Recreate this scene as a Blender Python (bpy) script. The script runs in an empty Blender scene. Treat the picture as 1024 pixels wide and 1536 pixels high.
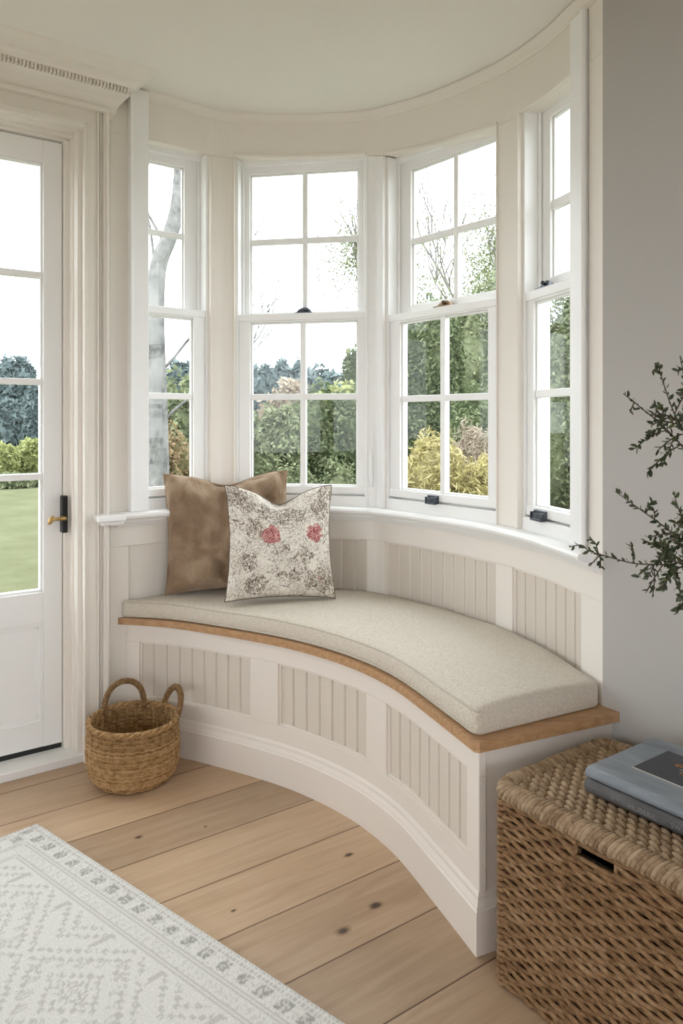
import bpy, bmesh, math, random
import numpy as np
from mathutils import Vector, Matrix, Euler, noise

random.seed(7); RNG = np.random.RandomState(11)
scene = bpy.context.scene
COL = scene.collection
F, Y0, H = 1150.0, 630.0, 1.15          # focal length (px at 1024x1536), horizon row, eye height
PI = math.pi

# ------------------------------------------------------------------ materials
def new_mat(name):
    m = bpy.data.materials.new(name); m.use_nodes = True
    nt = m.node_tree
    b = nt.nodes['Principled BSDF']
    return m, nt, b
def N(nt, typ, **kw):
    n = nt.nodes.new(typ)
    for k, v in kw.items():
        if k in n.inputs: n.inputs[k].default_value = v
        else: setattr(n, k, v)
    return n
def L(nt, a, b): nt.links.new(a, b)
def ramp(nt, fac, stops):
    r = nt.nodes.new('ShaderNodeValToRGB')
    e = r.color_ramp.elements
    while len(e) < len(stops): e.new(0.5)
    for i, (p, c) in enumerate(stops):
        e[i].position = p; e[i].color = (*c, 1) if len(c) == 3 else c
    L(nt, fac, r.inputs[0]); return r
def simple(name, col, rough=0.5, metal=0.0, var=0.0, vscale=8, bump=0.0, bscale=60, spec=0.5):
    m, nt, b = new_mat(name)
    b.inputs['Base Color'].default_value = (*col, 1)
    b.inputs['Roughness'].default_value = rough
    b.inputs['Metallic'].default_value = metal
    b.inputs['Specular IOR Level'].default_value = spec
    tc = N(nt, 'ShaderNodeTexCoord')
    if var > 0:
        nz = N(nt, 'ShaderNodeTexNoise', Scale=vscale, Detail=4.0)
        L(nt, tc.outputs['Object'], nz.inputs['Vector'])
        r = ramp(nt, nz.outputs['Fac'], [(0.3, tuple(c*(1-var) for c in col)), (0.7, tuple(min(1, c*(1+var)) for c in col))])
        L(nt, r.outputs[0], b.inputs['Base Color'])
    if bump > 0:
        nb = N(nt, 'ShaderNodeTexNoise', Scale=bscale, Detail=5.0)
        L(nt, tc.outputs['Object'], nb.inputs['Vector'])
        bp = N(nt, 'ShaderNodeBump', Strength=bump, Distance=0.002)
        L(nt, nb.outputs['Fac'], bp.inputs['Height']); L(nt, bp.outputs[0], b.inputs['Normal'])
    return m

M = {}
M['wall'] = simple('cream_paint', (0.82, 0.775, 0.715), 0.55, var=0.012, vscale=3, bump=0.05, bscale=120, spec=0.3)
M['ceil'] = simple('ceiling_paint', (0.83, 0.805, 0.755), 0.9, var=0.01, vscale=2, spec=0.1)
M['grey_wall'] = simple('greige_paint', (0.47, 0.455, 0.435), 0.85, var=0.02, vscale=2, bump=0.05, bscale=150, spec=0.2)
M['joinery'] = simple('white_joinery_paint', (0.88, 0.88, 0.875), 0.35, bump=0.03, bscale=90)
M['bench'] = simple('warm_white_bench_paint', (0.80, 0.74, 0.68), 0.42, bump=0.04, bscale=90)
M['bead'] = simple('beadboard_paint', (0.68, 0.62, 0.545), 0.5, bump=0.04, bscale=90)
M['black'] = simple('blackened_iron', (0.02, 0.021, 0.022), 0.4, 0.6, bump=0.2, bscale=40)
M['brass'] = simple('aged_brass', (0.50, 0.33, 0.14), 0.35, 1.0, var=0.3, vscale=60)
M['pewter'] = simple('pewter', (0.10, 0.11, 0.13), 0.35, 0.8, var=0.3, vscale=80)
M['bronze'] = simple('bronze', (0.22, 0.15, 0.09), 0.4, 0.8, var=0.4, vscale=90)
M['dark'] = simple('dark_void', (0.012, 0.01, 0.008), 0.9)
M['seal'] = simple('rubber_seal', (0.015, 0.016, 0.018), 0.6)

def glass_mat():
    m = bpy.data.materials.new('window_glass'); m.use_nodes = True
    nt = m.node_tree; nt.nodes.clear()
    out = N(nt, 'ShaderNodeOutputMaterial')
    tr = N(nt, 'ShaderNodeBsdfTransparent'); tr.inputs[0].default_value = (0.97, 0.985, 0.98, 1)
    gl = N(nt, 'ShaderNodeBsdfGlossy', Roughness=0.01)
    lw = N(nt, 'ShaderNodeLayerWeight', Blend=0.5)
    pw = N(nt, 'ShaderNodeMath'); pw.operation = 'POWER'; pw.inputs[1].default_value = 5.0; L(nt, lw.outputs['Facing'], pw.inputs[0])
    fr = N(nt, 'ShaderNodeMath'); fr.operation = 'MULTIPLY_ADD'; fr.inputs[1].default_value = 0.35; fr.inputs[2].default_value = 0.012; L(nt, pw.outputs[0], fr.inputs[0])
    mx = N(nt, 'ShaderNodeMixShader')
    L(nt, fr.outputs[0], mx.inputs[0]); L(nt, tr.outputs[0], mx.inputs[1]); L(nt, gl.outputs[0], mx.inputs[2])
    L(nt, mx.outputs[0], out.inputs[0]); return m
M['glass'] = glass_mat()

def wood(name, c1, c2, sx=1.0, ang=0.0, rough=0.45):
    m, nt, b = new_mat(name)
    tc = N(nt, 'ShaderNodeTexCoord'); mp = N(nt, 'ShaderNodeMapping')
    mp.inputs['Rotation'].default_value = (0, 0, ang); mp.inputs['Scale'].default_value = (2*sx, 30*sx, 30*sx)
    L(nt, tc.outputs['Object'], mp.inputs[0])
    nz = N(nt, 'ShaderNodeTexNoise', Scale=2.5, Detail=8.0, Roughness=0.6, Distortion=0.4)
    L(nt, mp.outputs[0], nz.inputs['Vector'])
    r = ramp(nt, nz.outputs['Fac'], [(0.32, c1), (0.7, c2)])
    L(nt, r.outputs[0], b.inputs['Base Color'])
    b.inputs['Roughness'].default_value = rough
    bp = N(nt, 'ShaderNodeBump', Strength=0.15, Distance=0.001)
    L(nt, nz.outputs['Fac'], bp.inputs['Height']); L(nt, bp.outputs[0], b.inputs['Normal'])
    return m
M['oak'] = wood('oak_edge', (0.36, 0.20, 0.095), (0.54, 0.33, 0.175), 1.2)

# ------------------------------------------------------------------ object helpers
def tag(o, label=None, cat=None, group=None, kind=None):
    if label: o['label'] = label
    if cat: o['category'] = cat
    if group: o['group'] = group
    if kind: o['kind'] = kind
    return o
def empty(name, loc=(0, 0, 0), rz=0):
    o = bpy.data.objects.new(name, None); COL.objects.link(o)
    o.location = loc; o.rotation_euler = (0, 0, rz); o.empty_display_size = 0.05
    return o
class MB:
    def __init__(s): s.v = []; s.f = []; s.mi = []; s.cur = 0
    def add(s, vs, fs):
        b = len(s.v); s.v.extend([tuple(map(float, v)) for v in vs])
        for f in fs: s.f.append([b+i for i in f]); s.mi.append(s.cur)
    def hexa(s, p):   # 8 points: bottom 4 (ccw), top 4
        s.add(p, [(3, 2, 1, 0), (4, 5, 6, 7), (0, 1, 5, 4), (1, 2, 6, 5), (2, 3, 7, 6), (3, 0, 4, 7)])
    def box(s, x0, x1, y0, y1, z0, z1):
        s.hexa([(x0, y0, z0), (x1, y0, z0), (x1, y1, z0), (x0, y1, z0), (x0, y0, z1), (x1, y0, z1), (x1, y1, z1), (x0, y1, z1)])
    def loops(s, rings, closed_ring=True, cap=True, closed_path=False):
        b = len(s.v); n = len(rings[0]); m = len(rings)
        for r in rings: s.v.extend([tuple(map(float, p)) for p in r])
        k = n if closed_ring else n-1
        for i in range(m if closed_path else m-1):
            i2 = (i+1) % m
            for j in range(k):
                j2 = (j+1) % n
                s.f.append([b+i*n+j, b+i*n+j2, b+i2*n+j2, b+i2*n+j]); s.mi.append(s.cur)
        if cap and closed_ring and not closed_path:
            s.f.append([b+j for j in range(n)][::-1]); s.f.append([b+(m-1)*n+j for j in range(n)]); s.mi += [s.cur]*2
    def tube(s, pts, rad, seg=8, closed=False, cap=True, flat=1.0):
        pts = [Vector(p) for p in pts]; n = len(pts)
        rad = rad if hasattr(rad, '__len__') else [rad]*n
        rings = []; up = None
        for i, p in enumerate(pts):
            a = pts[(i-1) % n] if (closed or i > 0) else p
            c = pts[(i+1) % n] if (closed or i < n-1) else p
            t = (c-a).normalized()
            if up is None:
                up = Vector((0, 0, 1)) if abs(t.z) < 0.9 else Vector((1, 0, 0))
            x = t.cross(up)
            if x.length < 1e-6: x = t.orthogonal()
            x.normalize(); y = x.cross(t).normalized(); up = y
            rings.append([p + (x*math.cos(2*PI*j/seg) + y*math.sin(2*PI*j/seg)*flat)*rad[i] for j in range(seg)])
        s.loops(rings, True, cap, closed)
    def build(s, name, mat, parent=None, bevel=0.0, smooth=False, seg=2, recalc=True):
        me = bpy.data.meshes.new(name)
        me.from_pydata(s.v, [], s.f)
        for m_ in (mat if isinstance(mat, (list, tuple)) else [mat]): me.materials.append(m_)
        if isinstance(mat, (list, tuple)): me.polygons.foreach_set('material_index', s.mi)
        if recalc:
            bm = bmesh.new(); bm.from_mesh(me); bmesh.ops.recalc_face_normals(bm, faces=bm.faces); bm.to_mesh(me); bm.free()
        if smooth: me.polygons.foreach_set('use_smooth', [True]*len(me.polygons))
        me.update()
        o = bpy.data.objects.new(name, me); COL.objects.link(o)
        if parent: o.parent = parent
        if bevel > 0:
            bv = o.modifiers.new('bevel', 'BEVEL'); bv.width = bevel; bv.segments = seg; bv.limit_method = 'ANGLE'; bv.angle_limit = math.radians(40)
            bv.harden_normals = False
        return o

# ------------------------------------------------------------------ plan geometry
D1 = np.array([0.808, 0.589]); D1 /= np.hypot(*D1)       # along the door wall
D2 = np.array([D1[1], -D1[0]])                              # along the right wall, towards the room
S = np.array([-0.8016, 2.657])                              # where the door wall meets the bay
E = np.array([0.63, 1.85])                                  # where the bay meets the right wall
NOUT = -D2                                                  # out of the room through the door wall

class Path:
    def __init__(s, pts, smooth_from=None):
        s.p = np.array(pts, float)
        seg = np.diff(s.p, axis=0); s.l = np.concatenate([[0], np.cumsum(np.hypot(seg[:, 0], seg[:, 1]))])
        s.len = s.l[-1]
    def pos(s, t):
        return np.array([np.interp(t, s.l, s.p[:, 0]), np.interp(t, s.l, s.p[:, 1])])
    def tan(s, t, e=0.02):
        a, b = max(0, t-e), min(s.len, t+e)
        d = s.pos(b)-s.pos(a); return d/np.hypot(*d)
    def at(s, t, o=0.0):
        d = s.tan(t); return s.pos(t)+np.array([-d[1], d[0]])*o
    def sx(s, px):       # arc length where the sight line of column px crosses
        k = (px-512)/F
        g = s.p[:, 0]-k*s.p[:, 1]
        for i in range(len(g)-1):
            if g[i] <= 0 <= g[i+1] or g[i] >= 0 >= g[i+1]:
                u = g[i]/(g[i]-g[i+1]); return s.l[i]+u*(s.l[i+1]-s.l[i])
        return s.len if g[-1] < 0 else 0
def catmull(pts, n=10):
    P = [np.array(p, float) for p in pts]; P = [2*P[0]-P[1]]+P+[2*P[-1]-P[-2]]
    out = []
    for i in range(1, len(P)-2):
        for k in range(n):
            t = k/n; a, b, c, d = P[i-1:i+3]
            out.append(0.5*((2*b)+(-a+c)*t+(2*a-5*b+4*c-d)*t*t+(-a+3*b-3*c+d)*t**3))
    out.append(P[-2]); return out
WALL = Path([S, (-0.65, 2.765)] + catmull([(-0.49, 2.897), (-0.403, 2.925), (-0.15, 2.905), (0.0935, 2.83), (0.165, 2.775), (0.33, 2.60), (0.483, 2.36), (0.533, 2.245), (0.574, 2.12), (0.603, 1.98), tuple(E)]))
FRONT = Path(catmull([(-0.805, 2.682), (-0.602, 2.634), (-0.389, 2.530), (-0.191, 2.409), (-0.06, 2.300), (0.052, 2.174), (0.143, 2.022), (0.22, 1.826), (0.2885, 1.640)]))

def ceil_z(x, y): return 2.310-0.075*((x+0.3)*0.68-(y-2.9)*0.73)
def steps(s0, s1, d=0.025):
    n = max(1, int(math.ceil((s1-s0)/d))); return [s0+(s1-s0)*i/n for i in range(n+1)]
def val(z, P, t, o): return z(P, t, o) if callable(z) else z
def ribbon(mb, P, s0, s1, o0, o1, z0, z1, d=0.025):
    rings = []
    for t in steps(s0, s1, d):
        a, b = P.at(t, o0), P.at(t, o1)
        za, zb = val(z0, P, t, o0), val(z1, P, t, o0)
        rings.append([(a[0], a[1], za), (b[0], b[1], za), (b[0], b[1], zb), (a[0], a[1], zb)])
    mb.loops(rings)
def sweep(mb, P, s0, s1, prof, zf=None, d=0.025):
    rings = []
    for t in steps(s0, s1, d):
        dz = zf(P, t) if zf else 0
        rings.append([(*P.at(t, o), z+dz) for o, z in prof])
    mb.loops(rings)
hx = [218, 358, 545, 590, 747, 861, 905]; hz = [2.150, 2.150, 2.130, 2.102, 2.055, 2.045, 2.04]
hs = [WALL.sx(x) for x in hx]
def head_z(P, t, o=0): return float(np.interp(t, hs, hz))
def wall_ceil(P, t, o=0):
    p = P.at(t, 0); return ceil_z(*p)

# frame on the door wall: s along D1 from S, o into the room
def dw(s, o): return S+D1*s-NOUT*o
def dw_s(px, o):
    k = (px-512)/F; a = S-NOUT*o
    return (k*a[1]-a[0])/(D1[0]-k*D1[1])
def dwbox(mb, s0, s1, o0, o1, z0, z1):
    q = [dw(s0, o0), dw(s1, o0), dw(s1, o1), dw(s0, o1)]
    mb.hexa([(*p, z0) for p in q]+[(*p, z1) for p in q])

# ------------------------------------------------------------------ room shell
def slab(name, poly, z0, z1, mat, kind='structure', zf=None):
    mb = MB(); n = len(poly)
    if zf: lo = [(x, y, zf(x, y)) for x, y in poly]; hi = [(x, y, zf(x, y)+z1) for x, y in poly]
    else: lo = [(x, y, z0) for x, y in poly]; hi = [(x, y, z1) for x, y in poly]
    mb.add(lo+hi, [list(range(n))[::-1], list(range(n, 2*n))]+[(i, (i+1) % n, n+(i+1) % n, n+i) for i in range(n)])
    o = mb.build(name, mat); return tag(o, kind=kind)

RW = float(D1@E); DWN = float(NOUT@S)          # right wall and door wall offsets
LEFT, BACK = -3.0, -2.6                        # far walls of the room, behind and beside the camera
def rp(a, b): return D1*a+NOUT*b               # room plan coordinates
bay_out = [tuple(WALL.at(t, 0.17)) for t in steps(0.0, WALL.len, 0.06)]
bay_eave = [tuple(WALL.at(t, 0.115)) for t in steps(0.0, WALL.len, 0.06)]
room_poly = [tuple(rp(LEFT, BACK)), tuple(rp(RW+0.15, BACK)), tuple(E+D1*0.15)]
def planks_mat():
    m, nt, b = new_mat('oak_floor_planks')
    tc = N(nt, 'ShaderNodeTexCoord')
    ang = math.atan2(D1[1], D1[0])
    mp = N(nt, 'ShaderNodeMapping'); mp.vector_type = 'TEXTURE'
    mp.inputs['Rotation'].default_value = (0, 0, ang)
    L(nt, tc.outputs['Object'], mp.inputs[0])
    sep = N(nt, 'ShaderNodeSeparateXYZ'); L(nt, mp.outputs[0], sep.inputs[0])
    W = 0.1985
    def mth(op, a, b_=None, c=None):
        n = N(nt, 'ShaderNodeMath'); n.operation = op
        for i, q in enumerate((a, b_, c)):
            if q is None: continue
            if isinstance(q, (int, float)): n.inputs[i].default_value = q
            else: L(nt, q, n.inputs[i])
        return n.outputs[0]
    yy = mth('DIVIDE', mth('SUBTRACT', sep.outputs[1], 1.330-W*20), W)
    row = mth('FLOOR', yy); fr = mth('FRACT', yy)
    wn = N(nt, 'ShaderNodeTexWhiteNoise', noise_dimensions='1D'); L(nt, row, wn.inputs['W'])
    xo = mth('ADD', mth('DIVIDE', sep.outputs[0], 9.0), mth('MULTIPLY', wn.outputs['Value'], 7.3))
    colm = mth('FLOOR', xo); fx = mth('FRACT', xo)
    wn2 = N(nt, 'ShaderNodeTexWhiteNoise', noise_dimensions='2D')
    cmb = N(nt, 'ShaderNodeCombineXYZ'); L(nt, row, cmb.inputs[0]); L(nt, colm, cmb.inputs[1]); L(nt, cmb.outputs[0], wn2.inputs['Vector'])
    # grain
    cg = N(nt, 'ShaderNodeCombineXYZ')
    L(nt, mth('ADD', mth('MULTIPLY', sep.outputs[0], 1.3), mth('MULTIPLY', wn2.outputs['Value'], 40)), cg.inputs[0])
    L(nt, mth('MULTIPLY', sep.outputs[1], 16), cg.inputs[1]); L(nt, wn.outputs['Value'], cg.inputs[2])
    g = N(nt, 'ShaderNodeTexNoise', Scale=2.2, Detail=9.0, Roughness=0.62, Distortion=0.8); L(nt, cg.outputs[0], g.inputs['Vector'])
    big = N(nt, 'ShaderNodeTexNoise', Scale=2.5, Detail=3.0); L(nt, mp.outputs[0], big.inputs['Vector'])
    r1 = ramp(nt, g.outputs['Fac'], [(0.25, (0.43, 0.30, 0.19)), (0.5, (0.52, 0.375, 0.25)), (0.78, (0.60, 0.455, 0.32))])
    r2 = ramp(nt, wn2.outputs['Value'], [(0.0, (0.80, 0.78, 0.76)), (1.0, (1.12, 1.10, 1.08))])
    mx = N(nt, 'ShaderNodeMix', data_type='RGBA', blend_type='MULTIPLY'); mx.inputs[0].default_value = 1
    L(nt, r1.outputs[0], mx.inputs[6]); L(nt, r2.outputs[0], mx.inputs[7])
    r3 = ramp(nt, big.outputs['Fac'], [(0.3, (0.90, 0.88, 0.86)), (0.7, (1.05, 1.05, 1.05))])
    mx2 = N(nt, 'ShaderNodeMix', data_type='RGBA', blend_type='MULTIPLY'); mx2.inputs[0].default_value = 1
    L(nt, mx.outputs[2], mx2.inputs[6]); L(nt, r3.outputs[0], mx2.inputs[7])
    col = mx2.outputs[2]
    # knots
    for kx, ky, rad in ((523, 1282, .012), (563, 1358, .013), (515, 1397, .017), (208, 1256, .011), (350, 1366, .006), (308, 1240, .005)):
        kk = H/(ky-Y0); X, Y = (kx-512)*kk, F*kk
        u = X*D1[0]+Y*D1[1]; v = X*NOUT[0]+Y*NOUT[1]
        du = mth('MULTIPLY', mth('SUBTRACT', sep.outputs[0], u), 0.6); dv = mth('SUBTRACT', sep.outputs[1], v)
        dist = mth('SQRT', mth('ADD', mth('MULTIPLY', du, du), mth('MULTIPLY', dv, dv)))
        dn = mth('ADD', dist, mth('MULTIPLY', mth('SUBTRACT', g.outputs['Fac'], 0.5), rad*0.9))
        rk = ramp(nt, mth('DIVIDE', dn, rad), [(0.0, (0.10, 0.09, 0.09)), (0.40, (0.17, 0.14, 0.12)), (0.60, (0.62, 0.55, 0.50)), (1.0, (1, 1, 1))])
        mk = N(nt, 'ShaderNodeMix', data_type='RGBA', blend_type='MULTIPLY'); mk.inputs[0].default_value = 1
        L(nt, col, mk.inputs[6]); L(nt, rk.outputs[0], mk.inputs[7]); col = mk.outputs[2]
    # seams
    e1 = mth('MINIMUM', fr, mth('SUBTRACT', 1.0, fr)); e2 = mth('MULTIPLY', mth('MINIMUM', fx, mth('SUBTRACT', 1.0, fx)), 9.0/W)
    ed = mth('MINIMUM', e1, e2)
    rs = ramp(nt, ed, [(0.0, (0.25, 0.2, 0.16)), (0.008, (0.4, 0.33, 0.28)), (0.013, (1, 1, 1))])
    ms = N(nt, 'ShaderNodeMix', data_type='RGBA', blend_type='MULTIPLY'); ms.inputs[0].default_value = 1
    L(nt, col, ms.inputs[6]); L(nt, rs.outputs[0], ms.inputs[7])
    L(nt, ms.outputs[2], b.inputs['Base Color'])
    b.inputs['Roughness'].default_value = 0.42
    b.inputs['Specular IOR Level'].default_value = 0.4
    bp = N(nt, 'ShaderNodeBump', Strength=0.25, Distance=0.002)
    hh = mth('ADD', mth('MULTIPLY', mth('MINIMUM', mth('MULTIPLY', ed, 60), 1.0), 1.0), mth('MULTIPLY', g.outputs['Fac'], 0.25))
    L(nt, hh, bp.inputs['Height']); L(nt, bp.outputs[0], b.inputs['Normal'])
    return m
M['floor'] = planks_mat()
# floor and ceiling: main room polygon plus the bay
fl_poly = [tuple(rp(LEFT, BACK)), tuple(rp(RW+0.12, BACK)), tuple(E+D1*0.12)] + [tuple(WALL.at(t, 0.1)) for t in steps(0, WALL.len, 0.06)][::-1] + [tuple(dw(0, -0.14)), tuple(rp(LEFT, DWN+0.14))]
slab('floor', fl_poly, -0.12, 0.0, M['floor'])
ce_poly = [tuple(rp(LEFT-.1, BACK-.1)), tuple(rp(RW+0.2, BACK-.1)), tuple(E+D1*0.2)] + bay_eave[::-1] + [tuple(dw(0, -0.2)), tuple(rp(LEFT-.1, DWN+0.2))]
slab('ceiling', ce_poly, 0, 0.12, M['ceil'], zf=ceil_z)

# right wall (greige): solid slab from the bay's end towards the room
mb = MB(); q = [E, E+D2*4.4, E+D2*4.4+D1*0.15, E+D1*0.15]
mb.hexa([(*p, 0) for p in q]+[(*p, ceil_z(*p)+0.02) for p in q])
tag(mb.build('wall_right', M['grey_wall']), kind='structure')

# side and rear walls of the room, with unseen openings added to let in fill light
def open_wall(name, a, b, mat, sill=0.5, head=2.0, margin=0.35):
    a, b = np.array(a), np.array(b); d = (b-a)/np.hypot(*(b-a)); n = np.array([-d[1], d[0]])*0.12
    ln = np.hypot(*(b-a)); mb = MB()
    def seg(u0, u1, z0, z1):
        q = [a+d*u0, a+d*u1, a+d*u1+n, a+d*u0+n]
        mb.hexa([(*p, z0) for p in q]+[(*p, z1 if z1 else ceil_z(*p)) for p in q])
    seg(0, margin, 0, None); seg(ln-margin, ln, 0, None)
    seg(margin, ln-margin, 0, sill); seg(margin, ln-margin, head, None)
    k = int((ln-2*margin)//1.3)
    for i in range(1, k+1):
        u = margin+(ln-2*margin)*i/(k+1); seg(u-0.05, u+0.05, sill, head)
    tag(mb.build(name, mat), kind='structure')
open_wall('wall_left', rp(LEFT, BACK), rp(LEFT, DWN), M['wall'], 0.8, 2.0, 1.1)
open_wall('wall_back', rp(RW, BACK), rp(LEFT, BACK), M['wall'], 0.8, 2.0, 1.1)

# door wall: header, piers left and right of the door
sR = -0.14; sL = sR-0.90            # door opening
mb = MB()
dwbox(mb, dw_s(128, 0.0)-0.0, 0.0, -0.12, 0.0, 0, 2.3)          # pier by the bay
def zc_s(s): return ceil_z(*dw(s, 0))
dwbox(mb, sL-0.05, dw_s(128, 0.0), -0.12, 0.0, 2.13, 2.315)
far = (LEFT-float(D1@S))
dwbox(mb, far, sL-0.05, -0.12, 0.0, 0, 2.32)
tag(mb.build('wall_door_side', M['wall']), kind='structure')

# ------------------------------------------------------------------ bay wall
SILL = 0.83
w_open = {1: (218, 313), 2: (353, 550), 3: (578, 747), 4: (782, 861)}
so = {k: (WALL.sx(a), WALL.sx(b)) for k, (a, b) in w_open.items()}
mb = MB()
ribbon(mb, WALL, 0, WALL.len, 0.016, 0.100, 0.0, SILL-0.03)                       # backing below the sill
ribbon(mb, WALL, 0, WALL.len, 0.0, 0.10, head_z, wall_ceil)                        # frieze above the windows
piers = [(0.0, so[1][0]), (so[1][1], so[2][0]), (so[2][1], so[3][0]), (so[3][1], so[4][0]), (so[4][1], WALL.len)]
for a, b in piers: ribbon(mb, WALL, a, b, 0.0, 0.085 if a > so[3][0] and b < so[4][1] else 0.10, SILL-0.03, head_z, 0.012)
# wainscot framing (rails and stiles) around recessed beadboard panels
panels = [(WALL.sx(193), WALL.sx(302)), (WALL.sx(352), WALL.sx(550)), (WALL.sx(577), WALL.sx(743)), (WALL.sx(768), WALL.sx(871))]
PZ1 = 0.708
ribbon(mb, WALL, 0, WALL.len, 0.0, 0.018, PZ1, SILL-0.03)
ribbon(mb, WALL, 0, WALL.len, 0.0, 0.018, 0.0, 0.47)
edges = [0.0]+[e for p in panels for e in p]+[WALL.len]
for a, b in zip(edges[0::2], edges[1::2]): ribbon(mb, WALL, a, b, 0.0, 0.018, 0.47, PZ1)
bay = tag(mb.build('wall_bay', M['wall'], bevel=0.0015), kind='structure')
def beadboard(P, panels, z0, z1, o, thick, mat, parent, name, width=0.052):
    for a, b in panels:
        mb = MB(); n = max(2, round((b-a)/width)); w = (b-a)/n; g = 0.0018
        for i in range(n):
            s0, s1 = a+i*w+g, a+(i+1)*w-g
            # small V chamfer on each board edge
            rings = []
            for t, oo in ((s0, o+0.005), (s0+0.003, o), ((s0+s1)/2, o), (s1-0.003, o), (s1, o+0.005)):
                f_, b_ = P.at(t, oo), P.at(t, o+thick)
                rings.append([(*f_, z0), (*b_, z0), (*b_, z1), (*f_, z1)])
            mb.loops(rings)
        mb.build(name, mat, parent)
        # thin moulding round the panel
        mb = MB(); m = 0.007
        for z_a, z_b in ((z0, z0+m), (z1-m, z1)): ribbon(mb, P, a, b, o-0.006, o+0.002, z_a, z_b)
        for s_a, s_b in ((a, a+m), (b-m, b)): ribbon(mb, P, s_a, s_b, o-0.006, o+0.002, z0, z1)
        mb.build('panel_moulding', M['bench'], parent, bevel=0.0015)
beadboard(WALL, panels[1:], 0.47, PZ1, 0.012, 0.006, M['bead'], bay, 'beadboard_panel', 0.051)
mb = MB(); ribbon(mb, WALL, panels[0][0], panels[0][1], 0.010, 0.018, 0.47, PZ1)
mb.build('flat_panel', M['wall'], bay)

# mouldings on the bay: crown, frieze line, pilaster boards
mb = MB()
crown = [(o*0.6, z*0.66) for o, z in [(0.0, -0.048), (-0.004, -0.048), (-0.008, -0.042), (-0.010, -0.036), (-0.012, -0.030), (-0.020, -0.022), (-0.030, -0.014), (-0.036, -0.010), (-0.038, -0.002), (0.0, -0.001)]]
sweep(mb, WALL, 0.05, WALL.len, crown, lambda P, t: wall_ceil(P, t))
tag(mb.build('trim_1', M['wall']), 'slim curved crown moulding where the bay wall meets the ceiling', 'moulding', kind='structure')
def mulz(P, t, o=0): return head_z(P, t)-0.004
def pier_board(n, a, b, inset, mat):
    mb = MB()
    ribbon(mb, WALL, a+inset, b-inset, -0.008, 0.002, SILL, mulz, 0.01)
    ribbon(mb, WALL, a+inset, a+inset+0.006, -0.013, -0.007, SILL, mulz, 0.01)
    ribbon(mb, WALL, b-inset-0.006, b-inset, -0.013, -0.007, SILL, mulz, 0.01)
    o = mb.build('trim_%d' % n, mat, bevel=0.002); return tag(o, kind='structure')
pier_board(2, *piers[1], 0.002, M['wall'])
pier_board(3, *piers[2], 0.002, M['joinery'])
pier_board(4, *piers[3], 0.002, M['wall'])
# left window casing: deep vertical board 192..218
mb = MB(); a, b = WALL.sx(192), so[1][0]+0.002
def z_top_left(P, t, o=0): return wall_ceil(P, t)-0.012
ribbon(mb, WALL, a, b, -0.03, 0.0, SILL, z_top_left, 0.01)
ribbon(mb, WALL, a-0.004, a+0.008, -0.036, 0.0, SILL, z_top_left, 0.01)
tag(mb.build('trim_5', M['joinery'], bevel=0.003), kind='structure')
# right window casing 861..883
mb = MB(); a, b = so[4][1]-0.002, WALL.sx(883)
def z_top_right(P, t, o=0): return wall_ceil(P, t)-0.034
ribbon(mb, WALL, a, b, -0.012, 0.0, SILL, z_top_right, 0.01)
ribbon(mb, WALL, b-0.010, b, -0.02, 0.0, SILL, z_top_right, 0.01)
tag(mb.build('trim_6', M['joinery'], bevel=0.002), kind='structure')
# head mouldings above the window openings
mb = MB()
for k in (2, 3, 4):
    a, b = so[k]; ribbon(mb, WALL, a, b, -0.010, 0.0, lambda P, t, o: head_z(P, t), lambda P, t, o: head_z(P, t)+0.012)
tag(mb.build('trim_7', M['wall'], bevel=0.002), kind='structure')
# sill: curved nosed board and small apron
mb = MB()
nose = [(0.105, SILL), (-0.048, SILL), (-0.056, SILL-0.004), (-0.060, SILL-0.011), (-0.057, SILL-0.019), (-0.048, SILL-0.024), (-0.03, SILL-0.026), (-0.026, SILL-0.036), (-0.018, SILL-0.044), (-0.012, SILL-0.052), (0.0, SILL-0.054), (0.0, SILL-0.03), (0.105, SILL-0.03)]
sweep(mb, WALL, 0.02, WALL.len-0.012, nose)
s_l = dw_s(148, 0.08)
tag(mb.build('trim_8', M['joinery'], bevel=0.0), kind='structure')
mb = MB()
dwbox(mb, s_l, 0.03, 0.0, 0.078, SILL-0.024, SILL-0.0005)
dwbox(mb, s_l+0.018, 0.03, 0.0, 0.055, SILL-0.040, SILL-0.023)
tag(mb.build('trim_13', M['joinery'], bevel=0.006), kind='structure')

# ------------------------------------------------------------------ sash windows
def chord(k):
    A = WALL.pos(so[k][0]); B = WALL.pos(so[k][1]); d = (B-A)/np.hypot(*(B-A)); return A, d, np.array([-d[1], d[0]]), np.hypot(*(B-A))
spec = {
 1: dict(gt=2.100, ub=(1.832, 1.852), ul=(-0.008, 0.182), ll=(-0.008, 0.197), lt=1.530, cols=1, head=2.150),
 2: dict(gt=2.100, ub=(1.828, 1.850), ul=(0.039, 0.465), ll=(0.055, 0.469), lt=1.521, cols=2, head=2.148),
 3: dict(gt=2.050, ub=(1.781, 1.803), ul=(0.072, 0.506), ll=(0.064, 0.476), lt=1.498, cols=2, head=2.103),
 4: dict(gt=2.025, ub=(1.756, 1.783), ul=(0.062, 0.268), ll=(0.047, 0.268), lt=1.491, cols=1, head=2.085)}
labels = {
 1: 'narrow white sash window beside the glazed door, bare pale trunk behind its glass',
 2: 'white two-column sash window behind the pillows, open sky in its upper panes',
 3: 'white sash window showing yellow grasses low behind its right panes',
 4: 'narrow obliquely seen sash window next to the grey wall'}
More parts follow.
